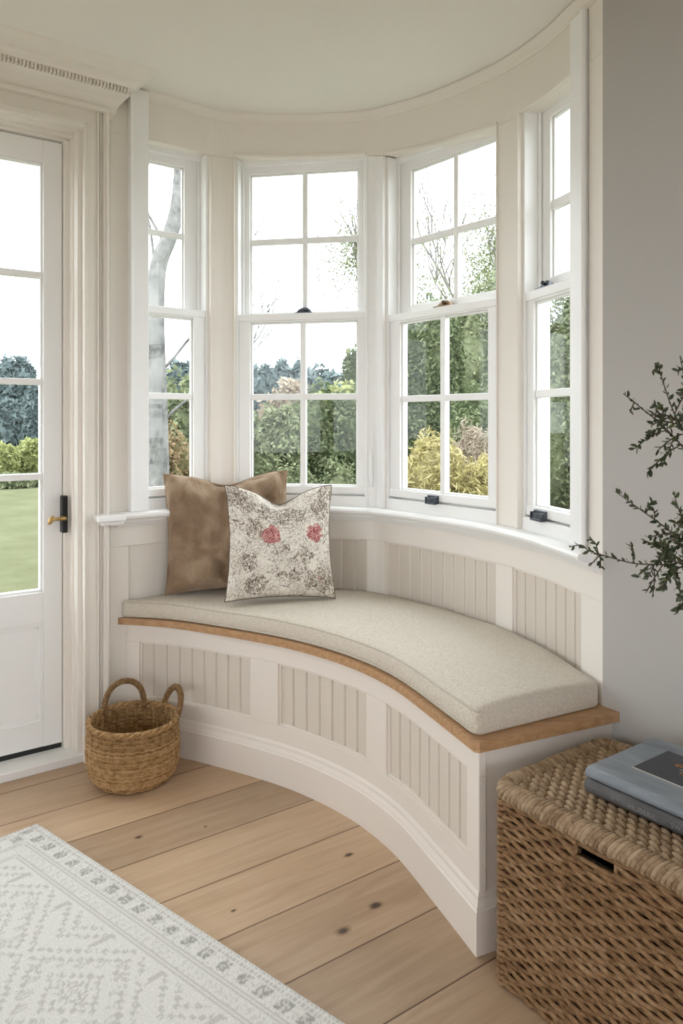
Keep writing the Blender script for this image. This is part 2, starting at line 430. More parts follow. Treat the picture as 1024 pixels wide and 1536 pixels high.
for k in (1, 2, 3, 4):
    A, d, n, wd = chord(k); sp = spec[k]
    root = empty('window_%d' % k, (A[0], A[1], SILL)); tag(root, labels[k], 'window', kind='structure')
    def lb(mb, t0, t1, r0, r1, z0, z1):
        q = [A+d*t0+n*r0, A+d*t1+n*r0, A+d*t1+n*r1, A+d*t0+n*r1]
        q = [p-A for p in q]
        mb.hexa([(*p, z0-SILL) for p in q]+[(*p, z1-SILL) for p in q])
    # box frame
    mb = MB(); hd = sp['head']
    e0 = 0.010
    eL = -0.030 if k == 1 else e0; eR = wd+(0.034 if k == 3 else 0.03 if k == 4 else -e0); dep = 0.088 if k == 4 else 0.10
    lb(mb, eL-0.014, eL, 0.004, dep, SILL, hd); lb(mb, eR, eR+0.014, 0.004, 0.10, SILL, hd)
    lb(mb, eL, eL+0.010, 0.046, 0.056, SILL, hd); lb(mb, eR-0.010, eR, 0.046, 0.056, SILL, hd)   # parting beads
    lb(mb, 0, wd, 0.06, 0.10, hd-0.006, hd+0.03)
    lb(mb, 0, wd, 0.04, 0.062, hd-0.020, hd+0.03)
    lb(mb, 0, wd, 0.002, 0.11 if k < 4 else 0.09, SILL-0.02, 0.868)
    lb(mb, eL, eR, 0.030, 0.085, 0.866, 0.889)
    mb.build('frame', M['joinery'], root, bevel=0.002)
    # upper sash
    c0, c1 = sp['ul']; r0, r1 = 0.057, 0.088; g0, g1 = 1.560, sp['gt']
    us = MB()
    lb(us, eL, c0, r0, r1, 1.53, hd-0.008); lb(us, c1, eR, r0, r1, 1.53, hd-0.008)
    lb(us, eL, eR, r0+0.001, r1-0.001, g1, hd-0.007); lb(us, eL, eR, r0+0.001, r1-0.001, 1.53, g0)
    lb(us, c0, c1, r0+0.006, r1-0.006, *sp['ub'])
    if sp['cols'] == 2:
        m_ = {2: 0.2575, 3: 0.289}[k]; lb(us, m_-0.010, m_+0.010, r0+0.005, r1-0.005, g0, g1)
    # stepped glazing mould
    for q0, q1, z_a, z_b in ((c0, c0+0.006, g0, g1), (c1-0.006, c1, g0, g1), (c0, c1, g0, g0+0.006), (c0, c1, g1-0.006, g1)):
        lb(us, q0, q1, r0+0.010, r1-0.010, z_a, z_b)
    uo = us.build('upper_sash', M['joinery'], root, bevel=0.0025)
    gm = MB(); lb(gm, c0-0.004, c1+0.004, 0.0715, 0.0745, g0-0.004, g1+0.004); gm.build('glass', M['glass'], uo)
    # lower sash
    c0, c1 = sp['ll']; r0, r1 = 0.012, 0.046; g0, g1 = 0.902, sp['lt']; top = g1+0.032; bot = 0.874
    ls = MB()
    lb(ls, eL, c0, r0, r1, bot, top-0.001); lb(ls, c1, eR, r0, r1, bot, top-0.001)
    lb(ls, eL, eR, r0-0.006, r1-0.001, g1+0.006, top); lb(ls, eL, eR, r0+0.001, r1-0.001, g1, g1+0.007)
    lb(ls, eL, eR, r0-0.003, r1-0.001, bot, g0)
    zb = (1.226, 1.249) if k < 3 else (1.214, 1.236)
    lb(ls, c0, c1, r0+0.006, r1-0.006, *zb)
    if sp['cols'] == 2:
        m_ = {2: 0.2605, 3: 0.2715}[k]; lb(ls, m_-0.011, m_+0.011, r0+0.005, r1-0.005, g0, g1)
    for q0, q1, z_a, z_b in ((c0, c0+0.006, g0, g1), (c1-0.006, c1, g0, g1), (c0, c1, g0, g0+0.006), (c0, c1, g1-0.006, g1)):
        lb(ls, q0, q1, r0+0.009, r1-0.009, z_a, z_b)
    lo = ls.build('lower_sash', M['joinery'], root, bevel=0.0025)
    gm = MB(); lb(gm, c0-0.004, c1+0.004, 0.0275, 0.0305, g0-0.004, g1+0.004); gm.build('glass', M['glass'], lo)
    # fittings
    if k in (2, 3, 4):
        tm = {2: 0.262, 3: 0.268, 4: 0.085}[k]
        mb = MB(); c = Vector((*(d*tm+n*0.035), top-SILL))
        X = Vector((*d, 0)); Yv = Vector((*n, 0)); Z = Vector((0, 0, 1))
        hw_ = 0.034 if k != 4 else 0.026
        # fitch fastener: base plate, domed body and thumb lug
        lb(mb, tm-hw_, tm+hw_, 0.010, 0.044, top, top+0.004)
        rings = []
        for i in range(9):
            u = -1+2*i/8; hgt = 0.020*math.sqrt(max(0, 1-u*u))+0.001
            rings.append([c+X*(u*hw_*0.9)+Yv*(math.cos(a)*0.013)+Z*(0.004+max(0, math.sin(a))*hgt) for a in [j*2*PI/10 for j in range(10)]])
        mb.loops(rings)
        mb.tube([c+X*0.0+Z*0.012-Yv*0.008, c+X*0.008-Yv*0.02+Z*0.016], [0.004, 0.006], 8)
        mb.build('sash_lock', M['pewter'] if k != 3 else M['bronze'], root, bevel=0.001)
    if k in (3, 4):
        tm = {3: 0.240, 4: 0.100}[k]
        mb = MB()
        hw_ = 0.0235 if k == 3 else 0.03
        lb(mb, tm-hw_, tm+hw_, 0.000, 0.010, 0.868, 0.895)
        lb(mb, tm-hw_, tm+hw_, -0.012, 0.002, 0.866, 0.872)
        lb(mb, tm-hw_, tm-hw_+0.004, -0.012, 0.002, 0.868, 0.890); lb(mb, tm+hw_-0.004, tm+hw_, -0.012, 0.002, 0.868, 0.890)
        lb(mb, tm-hw_+0.002, tm+hw_-0.002, -0.008, -0.005, 0.870, 0.888)
        mb.build('sash_lift', M['pewter'], root, bevel=0.001)
# slim white pull rod hooked to the post between the two wide windows
sp_ = WALL.sx(559)
mb = MB(); p = WALL.at(sp_, -0.016); q = WALL.at(sp_+0.010, -0.012)
def zpx(P, y): return H+(Y0-y)*P[1]/F
mb.tube([(*p, zpx(p, 730)), (*p, zpx(p, 722)), (*p, zpx(p, 685)), (*p, zpx(p, 676))], [0.005, 0.0062, 0.0055, 0.003], 8)
mb.tube([(*p, zpx(p, 676)), (*q, zpx(q, 670)), (*q, zpx(q, 650))], 0.0016, 6)
o = mb.build('pull_rod', M['joinery'], smooth=True)
tag(o, 'slim white rod hanging on the post between the two wide windows', 'rod')

# ------------------------------------------------------------------ glazed door
DO = -0.07   # leaf face
zt = 2.098
root = empty('door_1', (*dw(sR, DO), 0)); tag(root, 'white glazed door with a lower panel, dark plate and brass lever', 'door', kind='structure')
def dbox(mb, s0, s1, o0, o1, z0, z1):
    q = [dw(s0, o0), dw(s1, o0), dw(s1, o1), dw(s0, o1)]; r = dw(sR, DO); q = [p-r for p in q]
    mb.hexa([(*p, z0) for p in q]+[(*p, z1) for p in q])
gr = dw_s(65, DO); gl = sL+0.075
leaf = MB()
dbox(leaf, gr, sR-0.002, DO-0.045, DO, 0.045, zt); dbox(leaf, sL+0.003, gl, DO-0.045, DO, 0.045, zt)
dbox(leaf, gl, gr, DO-0.044, DO-0.0005, 2.022, zt-0.0005)
dbox(leaf, gl, gr, DO-0.044, DO-0.0005, 0.465, 0.568)
dbox(leaf, gl, gr, DO-0.044, DO-0.0005, 0.0455, 0.128)
dbox(leaf, gl, gr, DO-0.032, DO-0.014, 0.120, 0.475)      # recessed flat panel
mid = gr-0.365
for z_ in (1.641, 1.279, 0.958): dbox(leaf, gl, gr, DO-0.038, DO-0.006, z_-0.0105, z_+0.0105)
dbox(leaf, mid-0.010, mid+0.010, DO-0.037, DO-0.007, 0.568, 2.022)
for z_a, z_b, s_a, s_b in ((0.568, 0.576, gl, gr), (2.014, 2.022, gl, gr), (0.57, 2.02, gr-0.008, gr), (0.57, 2.02, gl, gl+0.008)):
    dbox(leaf, s_a, s_b, DO-0.034, DO-0.010, z_a, z_b)
for w_, o_ in ((0.022, -0.010), (0.013, -0.005), (0.005, 0.002)):
    dbox(leaf, gl, gr, DO-0.02, DO+o_, 0.128, 0.128+w_); dbox(leaf, gl, gr, DO-0.02, DO+o_, 0.465-w_, 0.465)
    dbox(leaf, gr-w_, gr, DO-0.02, DO+o_, 0.128, 0.465); dbox(leaf, gl, gl+w_, DO-0.02, DO+o_, 0.128, 0.465)
lf = leaf.build('door_leaf', M['joinery'], root, bevel=0.002)
gm = MB(); dbox(gm, gl-0.004, gr+0.004, DO-0.024, DO-0.020, 0.56, 2.03); gm.build('glass', M['glass'], lf)
mb = MB(); dbox(mb, sL, sR-0.004, DO-0.03, DO-0.004, 0.028, 0.045); mb.build('weather_seal', M['seal'], root)
mb = MB(); s_p = dw_s(97.3, DO)
z_a, z_b = 0.766, 0.892
dbox(mb, dw_s(93.5, DO+.03), dw_s(102, DO+.03), DO+0.0005, DO+0.030, z_a, z_b)
mb.build('handle_plate', M['black'], root, bevel=0.003)
hb = MB(); r0 = dw(sR, DO)
def dp(s, o, z): p = dw(s, o)-r0; return Vector((*p, z))
sh = dw_s(95, DO+0.03); zh = 0.817
hb.tube([dp(sh, DO+0.02, zh), dp(sh, DO+0.045, zh)], [0.008, 0.0065], 12)
sk = dw_s(80, DO+0.042)
hb.tube([dp(sh+0.006, DO+0.042, zh), dp(sh-0.01, DO+0.043, zh), dp(sk, DO+0.042, zh-0.001)], [0.0065, 0.006, 0.005], 12)
se = dw_s(76.5, DO+0.042)
for nm_r in ((0.0,),):
    c = dp(se, DO+0.042, zh-0.003)
    e1 = Vector((D1[0], D1[1], 1.9)).normalized(); e2 = Vector((*(D1), 0)); e3 = e1.cross(Vector((*NOUT, 0))).normalized(); nn = Vector((*(-NOUT), 0))
    rings = []
    for i in range(9):
        ph = -PI/2+PI*i/8
        rings.append([c+e1*(0.0165*math.cos(ph)*math.cos(a)+1e-5)+e3*(0.0085*math.cos(ph)*math.sin(a))+nn*(0.006*math.sin(ph)) for a in [j*2*PI/14 for j in range(14)]])
    hb.loops(rings)
hb.build('lever_handle', M['brass'], root, smooth=True)

# door lining, casing and threshold
mb = MB()
ji = dw_s(104, DO+0.01)
dwbox(mb, sR, dw_s(128, 0.0)+0.01, -0.12, -0.055, 0.0, 2.14)               # jamb stop zone
dwbox(mb, sR+0.018, dw_s(128, 0.0)+0.01, -0.06, -0.025, 0.0, 2.14)
dwbox(mb, sR+0.024, dw_s(128, 0.0)+0.01, -0.03, 0.012, 0.0, 2.14)
dwbox(mb, sL-0.06, sR+0.03, -0.12, -0.055, 2.103, 2.14)
dwbox(mb, sL-0.06, sR+0.03, -0.06, -0.025, 2.112, 2.15)
dwbox(mb, sL-0.06, sR+0.03, -0.03, 0.012, 2.122, 2.16)
dwbox(mb, sL-0.06, sL, -0.12, 0.012, 0.0, 2.14)
tag(mb.build('trim_9', M['wall'], bevel=0.003), kind='structure')
mb = MB()
c0 = dw_s(126, 0.035); c1 = dw_s(163, 0.035)
wdt = c1-c0
for a, b, o in ((0.0, 1.0, 0.020), (0.03, 0.16, 0.034), (0.0, 0.06, 0.040), (0.16, 0.55, 0.026), (0.55, 0.62, 0.034), (0.66, 0.70, 0.030), (0.80, 1.0, 0.034), (0.90, 1.0, 0.040)):
    dwbox(mb, c0+a*wdt, c0+b*wdt, 0.0, o, 0.0, 2.145 if a < 0.1 else 2.158 if a < 0.5 else 2.205)
for z0_, z1_, o, e_ in ((2.14, 2.205, 0.020, 1.0), (2.128, 2.148, 0.040, 0.06), (2.148, 2.158, 0.033, 0.16), (2.196, 2.212, 0.042, 1.0)):
    dwbox(mb, sL-0.15, c0+e_*wdt, 0.0, o, z0_, z1_)
tag(mb.build('trim_10', M['wall'], bevel=0.003), kind='structure')
mb = MB(); dwbox(mb, sL-0.05, c0+0.005, -0.12, 0.028, 0.0, 0.028)
tag(mb.build('trim_11', M['joinery'], bevel=0.003), kind='structure')
# cornice along the door wall with its returned end and bead row
prof = [(0.0, -0.135), (0.018, -0.132), (0.020, -0.118), (0.034, -0.112), (0.036, -0.098), (0.046, -0.090), (0.062, -0.078), (0.085, -0.068), (0.098, -0.064), (0.100, -0.050), (0.120, -0.049), (0.128, -0.040), (0.150, -0.036), (0.156, -0.028), (0.185, -0.020), (0.215, -0.014), (0.225, -0.006), (0.232, 0.0), (0.232, 0.01), (0.0, 0.01)]
def cz(p): return ceil_z(*p)
mb = MB(); rings = []
for s_ in np.linspace(far+0.02, -0.1, 12):
    rings.append([(*dw(s_, o), cz(dw(s_, 0.1))+z) for o, z in prof])
rings.append([(*dw(-0.005+0.42*o, o), cz(dw(0, 0.1))+z) for o, z in prof])
rings.append([(*dw(-0.005+0.42*o, 0.0), cz(dw(0, 0.1))+z) for o, z in prof])
mb.loops(rings)
crn = mb.build('trim_12', M['wall']); tag(crn, kind='structure')
mb = MB(); nb = 64
for i in range(nb):
    s_ = 0.02-i*0.0115; b0 = dw(s_, 0.103); z_ = cz(b0)-0.060
    q = [dw(s_, 0.096), dw(s_+0.0065, 0.096), dw(s_+0.0065, 0.116), dw(s_, 0.116)]
    mb.hexa([(*p, z_-0.004) for p in q]+[(*p, z_+0.012) for p in q])
mb.build('bead_row', M['wall'], crn, bevel=0.0015)

# ------------------------------------------------------------------ window bench
bench = empty('window_bench', (*FRONT.pos(FRONT.len/2), 0))
tag(bench, 'curved built-in white panelled bench with an oak edge under the bay windows', 'bench')
bo = np.array(bench.location[:2])
class OffPath(Path):
    pass
FB = OffPath(FRONT.p-bo)
HW = 0.460
CR = FRONT.p[-1]-bo; ER = np.array([0.655, 1.815])-bo     # near corner and its meeting with the right wall
ed = (ER-CR)/np.hypot(*(ER-CR)); en = np.array([-ed[1], ed[0]])   # end face direction
ENDP = Path([CR, ER-ed*0.004])
fp = [(WALL_x, 0) for WALL_x in ()]
pn = [(FRONT.sx(a), FRONT.sx(b)) for a, b in ((206, 371), (412, 542), (571, 690))]
Z0, Z1 = 0.178, 0.375
mb = MB()
L_ = FB.len
ribbon(mb, FB, 0, L_-0.02, 0.034, 0.045, 0.0, HW-0.025)
ribbon(mb, FB, 0, L_-0.0165, 0.016, 0.035, 0.0, Z0); ribbon(mb, FB, 0, L_-0.0165, 0.016, 0.035, Z1, HW-0.023)
ee = [0.0]+[e for p in pn for e in p]+[L_-0.0165]
for a, b in zip(ee[0::2], ee[1::2]): ribbon(mb, FB, a, b, 0.016, 0.035, Z0, Z1)
# end panel (plain) facing the wicker box
td = FB.tan(L_); nn_ = np.array([-td[1], td[0]]); bis = nn_+en; bis = bis/(bis@nn_)
a = CR+bis*0.0157; b = ER-ed*0.002+en*0.0157
a2 = a-td*0.03; b2 = b+en*0.03
mb.hexa([(*p, 0.0) for p in (a, b, b2, a2)]+[(*p, HW-0.023) for p in (a, b, b2, a2)])
mb.build('carcass', M['bench'], bench, bevel=0.002)
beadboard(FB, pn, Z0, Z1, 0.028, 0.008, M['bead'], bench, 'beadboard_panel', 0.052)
# skirting of the bench with its stepped moulding, wrapping round the corner
skp = [(0.03, 0.0), (0.0, 0.0), (0.0, 0.094), (0.003, 0.097), (0.004, 0.101), (0.010, 0.112), (0.011, 0.120), (0.0155, 0.127), (0.03, 0.127)]
mb = MB(); rings = []
for t in steps(0, L_-0.02, 0.02): rings.append([(*FB.at(t, o), z) for o, z in skp])
td = FB.tan(L_); nn_ = np.array([-td[1], td[0]])
bis = nn_+en; bis = bis/(bis@nn_)
rings.append([(*(CR+bis*o), z) for o, z in skp])
rings.append([(*(ER-ed*0.003+en*o), z) for o, z in skp])
mb.loops(rings)
mb.build('skirting', M['bench'], bench)
# oak seat board
mb = MB()
outl = [FRONT.at(t, -0.002)-bo for t in steps(0.0, FRONT.len-0.006, 0.02)]
outl += [CR-td*0.002+nn_*0.002, CR+ed*0.006-en*0.003, ER-ed*0.0-en*0.004, ]
outl += [WALL.at(t, -0.003)-bo for t in steps(0.03, WALL.len-0.03, 0.04)][::-1]
n = len(outl)
mb.add([(*p, HW-0.023) for p in outl]+[(*p, HW) for p in outl], [list(range(n))[::-1], list(range(n, 2*n))]+[(i, (i+1) % n, n+(i+1) % n, n+i) for i in range(n)])
mb.build('seat_board', M['oak'], bench, bevel=0.008, seg=3)

# ------------------------------------------------------------------ fabrics
def linen(name, c1, c2, weave=900, bump=0.3):
    m, nt, b = new_mat(name)
    tc = N(nt, 'ShaderNodeTexCoord')
    def wave(dirn, sc):
        w = N(nt, 'ShaderNodeTexNoise', Scale=1.0, Detail=2.0)
        mp = N(nt, 'ShaderNodeMapping'); mp.inputs['Scale'].default_value = dirn; L(nt, tc.outputs['Object'], mp.inputs[0]); L(nt, mp.outputs[0], w.inputs['Vector']); return w
    a = wave((weave, weave*0.12, weave*0.3), 1); c = wave((weave*0.12, weave, weave*0.9), 1)
    add = N(nt, 'ShaderNodeMath'); add.operation = 'ADD'; L(nt, a.outputs['Fac'], add.inputs[0]); L(nt, c.outputs['Fac'], add.inputs[1])
    hf = N(nt, 'ShaderNodeMath'); hf.operation = 'MULTIPLY'; hf.inputs[1].default_value = 0.5; L(nt, add.outputs[0], hf.inputs[0])
    r = ramp(nt, hf.outputs[0], [(0.38, c1), (0.62, c2)])
    L(nt, r.outputs[0], b.inputs['Base Color']); b.inputs['Roughness'].default_value = 0.95
    b.inputs['Specular IOR Level'].default_value = 0.1
    b.inputs['Sheen Weight'].default_value = 0.15
    bp = N(nt, 'ShaderNodeBump', Strength=bump, Distance=0.001); L(nt, hf.outputs[0], bp.inputs['Height'])
    big = N(nt, 'ShaderNodeTexNoise', Scale=14.0, Detail=3.0); L(nt, tc.outputs['Object'], big.inputs['Vector'])
    bp2 = N(nt, 'ShaderNodeBump', Strength=0.12, Distance=0.01); L(nt, big.outputs['Fac'], bp2.inputs['Height']); L(nt, bp.outputs[0], bp2.inputs['Normal'])
    L(nt, bp2.outputs[0], b.inputs['Normal'])
    return m
M['linen'] = linen('oatmeal_linen', (0.52, 0.46, 0.38), (0.71, 0.655, 0.57), 700)
M['piping'] = linen('oatmeal_piping', (0.46, 0.41, 0.34), (0.62, 0.57, 0.50), 600)

# seat cushion: sections from front edge to back edge
cush = empty('seat_cushion', (*bo, HW)); tag(cush, 'long curved oatmeal linen seat cushion lying on the oak-edged bench', 'cushion')
CT = 0.520-HW
nU = 110
fs0, fs1 = 0.046, FRONT.len-0.040
ws0, ws1 = 0.052, WALL.len-0.014
mb = MB(); rings = []; seamF = []; seamB = []
ftab = []
for i in range(nU+1):
    u = i/nU
    sf = fs0+(fs1-fs0)*u; sw = ws0+(ws1-ws0)*(u**1.05)
    f_ = FRONT.at(sf, 0.004+0.008*min(1, u*8)); b_ = WALL.at(sw, -0.011)
    ftab.append((f_, b_))
# end section lies on the straight end line
def section(f_, b_, sc, zs=1.0):
    w = np.hypot(*(b_-f_)); dirn = (b_-f_)/max(w, 1e-6)
    bulge = 0.004*sc
    pr = []
    zt_ = CT*zs+(0.5*CT*(1-zs))
    zb_ = 0.5*CT*(1-zs)
    # profile coordinates: distance from front, z
    r_ = min(0.010, w*0.3)
    pr.append((r_*0.8, zb_)); pr.append((0.0, zb_+0.006)); pr.append((-bulge, zb_+(zt_-zb_)*0.35)); pr.append((-bulge, zb_+(zt_-zb_)*0.65)); pr.append((0.0, zt_-0.006))
    pr.append((r_*0.5, zt_))
    K = 9
    for j in range(1, K):
        q = j/K; h = 0.012*(1-abs(2*q-1)**3)*min(1, w/0.25)*zs
        pr.append((r_+(w-2*r_)*q, zt_+h))
    pr.append((w-r_*0.5, zt_)); pr.append((w, zt_-0.006)); pr.append((w, zb_+(zt_-zb_)*0.5)); pr.append((w, zb_+0.006)); pr.append((w-r_*0.8, zb_))
    return [(*(f_+dirn*a-bo), z) for a, z in pr]
def shrink(f_, b_, e):
    d_ = b_-f_; w = np.hypot(*d_); d_ = d_/w; return f_+d_*e, b_-d_*min(e, w*0.45)
endd = []
for i, (f_, b_) in enumerate(ftab):
    rings.append(section(f_, b_, 1.0))
# rounded right end
f_, b_ = ftab[-1]; ax = np.array([td[0], td[1]])
ne = np.array([ed[1], -ed[0]])
for adv, e, zs in ((0.008, 0.002, 0.99), (0.014, 0.006, 0.95), (0.017, 0.012, 0.85)):
    ff, bb = shrink(f_+ne*adv, b_+ne*adv, e); rings.append(section(ff, bb, 1.0, zs))
# rounded left end
f_, b_ = ftab[0]; ax = -FRONT.tan(0.03)
pre = []
for adv, e, zs in ((0.004, 0.004, 0.78), (0.003, 0.002, 0.92), (0.0015, 0.0, 0.98)):
    ff, bb = shrink(f_+ax*adv, b_+ax*adv, e); pre.append(section(ff, bb, 1.0, zs))
rings = pre+rings
mb.loops(rings)
# gentle hand-made waviness
vv = []
for x, y, z in mb.v:
    nz = noise.noise(Vector((x*6, y*6, z*8)))*0.004
    vv.append((x, y, z+nz*(z/0.08)))
mb.v = vv
co = mb.build('cushion_body', M['linen'], cush, smooth=True)
mb = MB()
def wav(x, y, z): return z+noise.noise(Vector((x*6, y*6, z*8)))*0.004*(z/0.08)
nr = len(rings)
for idx in (4, 1):
    pts = [rings[i][idx] for i in range(0, nr)]
    right = [tuple(np.array(rings[-1][idx])*(1-q)+np.array(rings[-1][len(rings[0])-1-(idx-0)+ (0 if idx == 4 else 0) ])*q) for q in (0.5,)] if False else []
    rr = rings[-2]; bi = 15 if idx == 4 else 17
    a_, b_ = np.array(rings[-2][idx]), np.array(rings[-2][bi])
    pts = [rings[i][idx] for i in range(0, nr-1)]+[tuple(a_+(b_-a_)*q) for q in np.linspace(0.02, 0.98, 14)]
    pts = [(p[0], p[1], wav(*p)) for p in pts]
    mb.tube(pts, 0.0028, 6)
mb.build('piping', M['piping'], cush, smooth=True)

# ------------------------------------------------------------------ pillows
def pillow(name, W_, H_, T_, loc, yaw, lean, roll, mat, label, dip=0.0, pinch=0.06, dent=None, wr=0.006, seed=0, corner=0.0, pmat=None, colour=None, nn=72):
    root = empty(name, loc); tag(root, label, 'cushion')
    R = Matrix.Rotation(yaw, 4, 'Z') @ Matrix.Rotation(lean, 4, 'X') @ Matrix.Rotation(roll, 4, 'Y')
    def outline(u, v):
        x = u*(1-pinch*(1-v*v)**1.0*abs(u)**2); z = v*(1-pinch*(0.1 if v < 0 else 1.0)*(1-u*u)*abs(v)**2)
        x *= W_/2; z *= H_/2
        if v > 0: z -= dip*v*v*math.exp(-((u-0.0)/0.42)**2)
        if v < 0: z -= -0.012*(-v)**3*(1-u*u) ; x *= 1+0.03*(-v)*0
        return x, z
    mb = MB(); cols = []
    grid = {}
    for side in (1, -1):
        for i in range(nn+1):
            for j in range(nn+1):
                if side == -1 and (i in (0, nn) or j in (0, nn)):
                    grid[(side, i, j)] = grid[(1, i, j)]; continue
                a, b = -1+2*i/nn, -1+2*j/nn
                u, v = math.sin(a*PI/2)*0.35+a*0.65, math.sin(b*PI/2)*0.35+b*0.65
                x, z = outline(u, v)
                t = T_/2*((1-u*u)*(1-v*v))**0.42
                t *= 1-0.18*v         # heavier at the base
                y = -side*t
                if side == 1:
                    y += wr*noise.noise(Vector((u*2.2+seed, v*2.2, seed)))*2*min(1, t/0.03)
                    y += wr*0.8*noise.noise(Vector((u*5+seed, v*3, 3+seed)))*min(1, t/0.02)
                    if dent: y += dent*math.exp(-((u+0.0)/0.25)**2-((v-0.8)/0.5)**2)*min(1, t/0.02)
                    # fine radial creases near corners
                    cr = max(0, abs(u)+abs(v)-1.25)
                    y += 0.010*cr*math.sin((u*math.copysign(1, v)-v*math.copysign(1, u))*16+seed)
                p = R @ Vector((x, y, z))
                grid[(side, i, j)] = len(mb.v); mb.v.append(tuple(p)); cols.append((u, v))
        for i in range(nn):
            for j in range(nn):
                f = [grid[(side, i, j)], grid[(side, i+1, j)], grid[(side, i+1, j+1)], grid[(side, i, j+1)]]
                mb.f.append(f if side == 1 else f[::-1]); mb.mi.append(0)
    lowest = min(v[2] for v in mb.v); root.location.z = loc[2]-lowest
    o = mb.build('pillow_cover', mat, root, smooth=True, recalc=False)
    uv = o.data.uv_layers.new(name='uv')
    for lp in o.data.loops: uv.data[lp.index].uv = cols[lp.vertex_index]
    if colour:
        at = o.data.color_attributes.new('pattern', 'FLOAT_COLOR', 'POINT')
        for k, (u, v) in enumerate(cols): at.data[k].color = (*colour(u, v), 1)
    # seam piping
    mb2 = MB(); pts = []
    for i in range(nn): pts.append(mb.v[grid[(1, i, 0)]])
    for j in range(nn): pts.append(mb.v[grid[(1, nn, j)]])
    for i in range(nn, 0, -1): pts.append(mb.v[grid[(1, i, nn)]])
    for j in range(nn, 0, -1): pts.append(mb.v[grid[(1, 0, j)]])
    mb2.tube(pts, 0.0022, 6, closed=True)
    mb2.build('seam_piping', pmat or mat, root, smooth=True)
    return root
def velvet():
    m, nt, b = new_mat('taupe_suede')
    tc = N(nt, 'ShaderNodeTexCoord')
    nz = N(nt, 'ShaderNodeTexNoise', Scale=9.0, Detail=6.0, Roughness=0.65, Distortion=0.6); L(nt, tc.outputs['Object'], nz.inputs['Vector'])
    r = ramp(nt, nz.outputs['Fac'], [(0.3, (0.22, 0.145, 0.092)), (0.5, (0.30, 0.212, 0.142)), (0.7, (0.41, 0.305, 0.212))])
    L(nt, r.outputs[0], b.inputs['Base Color']); b.inputs['Roughness'].default_value = 0.95; b.inputs['Specular IOR Level'].default_value = 0.1
    b.inputs['Sheen Weight'].default_value = 0.5; b.inputs['Sheen Tint'].default_value = (0.9, 0.75, 0.6, 1)
    bp = N(nt, 'ShaderNodeBump', Strength=0.35, Distance=0.01); L(nt, nz.outputs['Fac'], bp.inputs['Height'])
    cr = N(nt, 'ShaderNodeTexNoise', Scale=5.5, Detail=2.5, Distortion=1.2); mp = N(nt, 'ShaderNodeMapping'); mp.inputs['Scale'].default_value = (1.5, 1.5, 0.7); L(nt, tc.outputs['Object'], mp.inputs[0]); L(nt, mp.outputs[0], cr.inputs['Vector'])
    b2_ = N(nt, 'ShaderNodeBump', Strength=0.55, Distance=0.035); L(nt, cr.outputs['Fac'], b2_.inputs['Height']); L(nt, bp.outputs[0], b2_.inputs['Normal']); L(nt, b2_.outputs[0], b.inputs['Normal'])
    return m
M['suede'] = velvet()
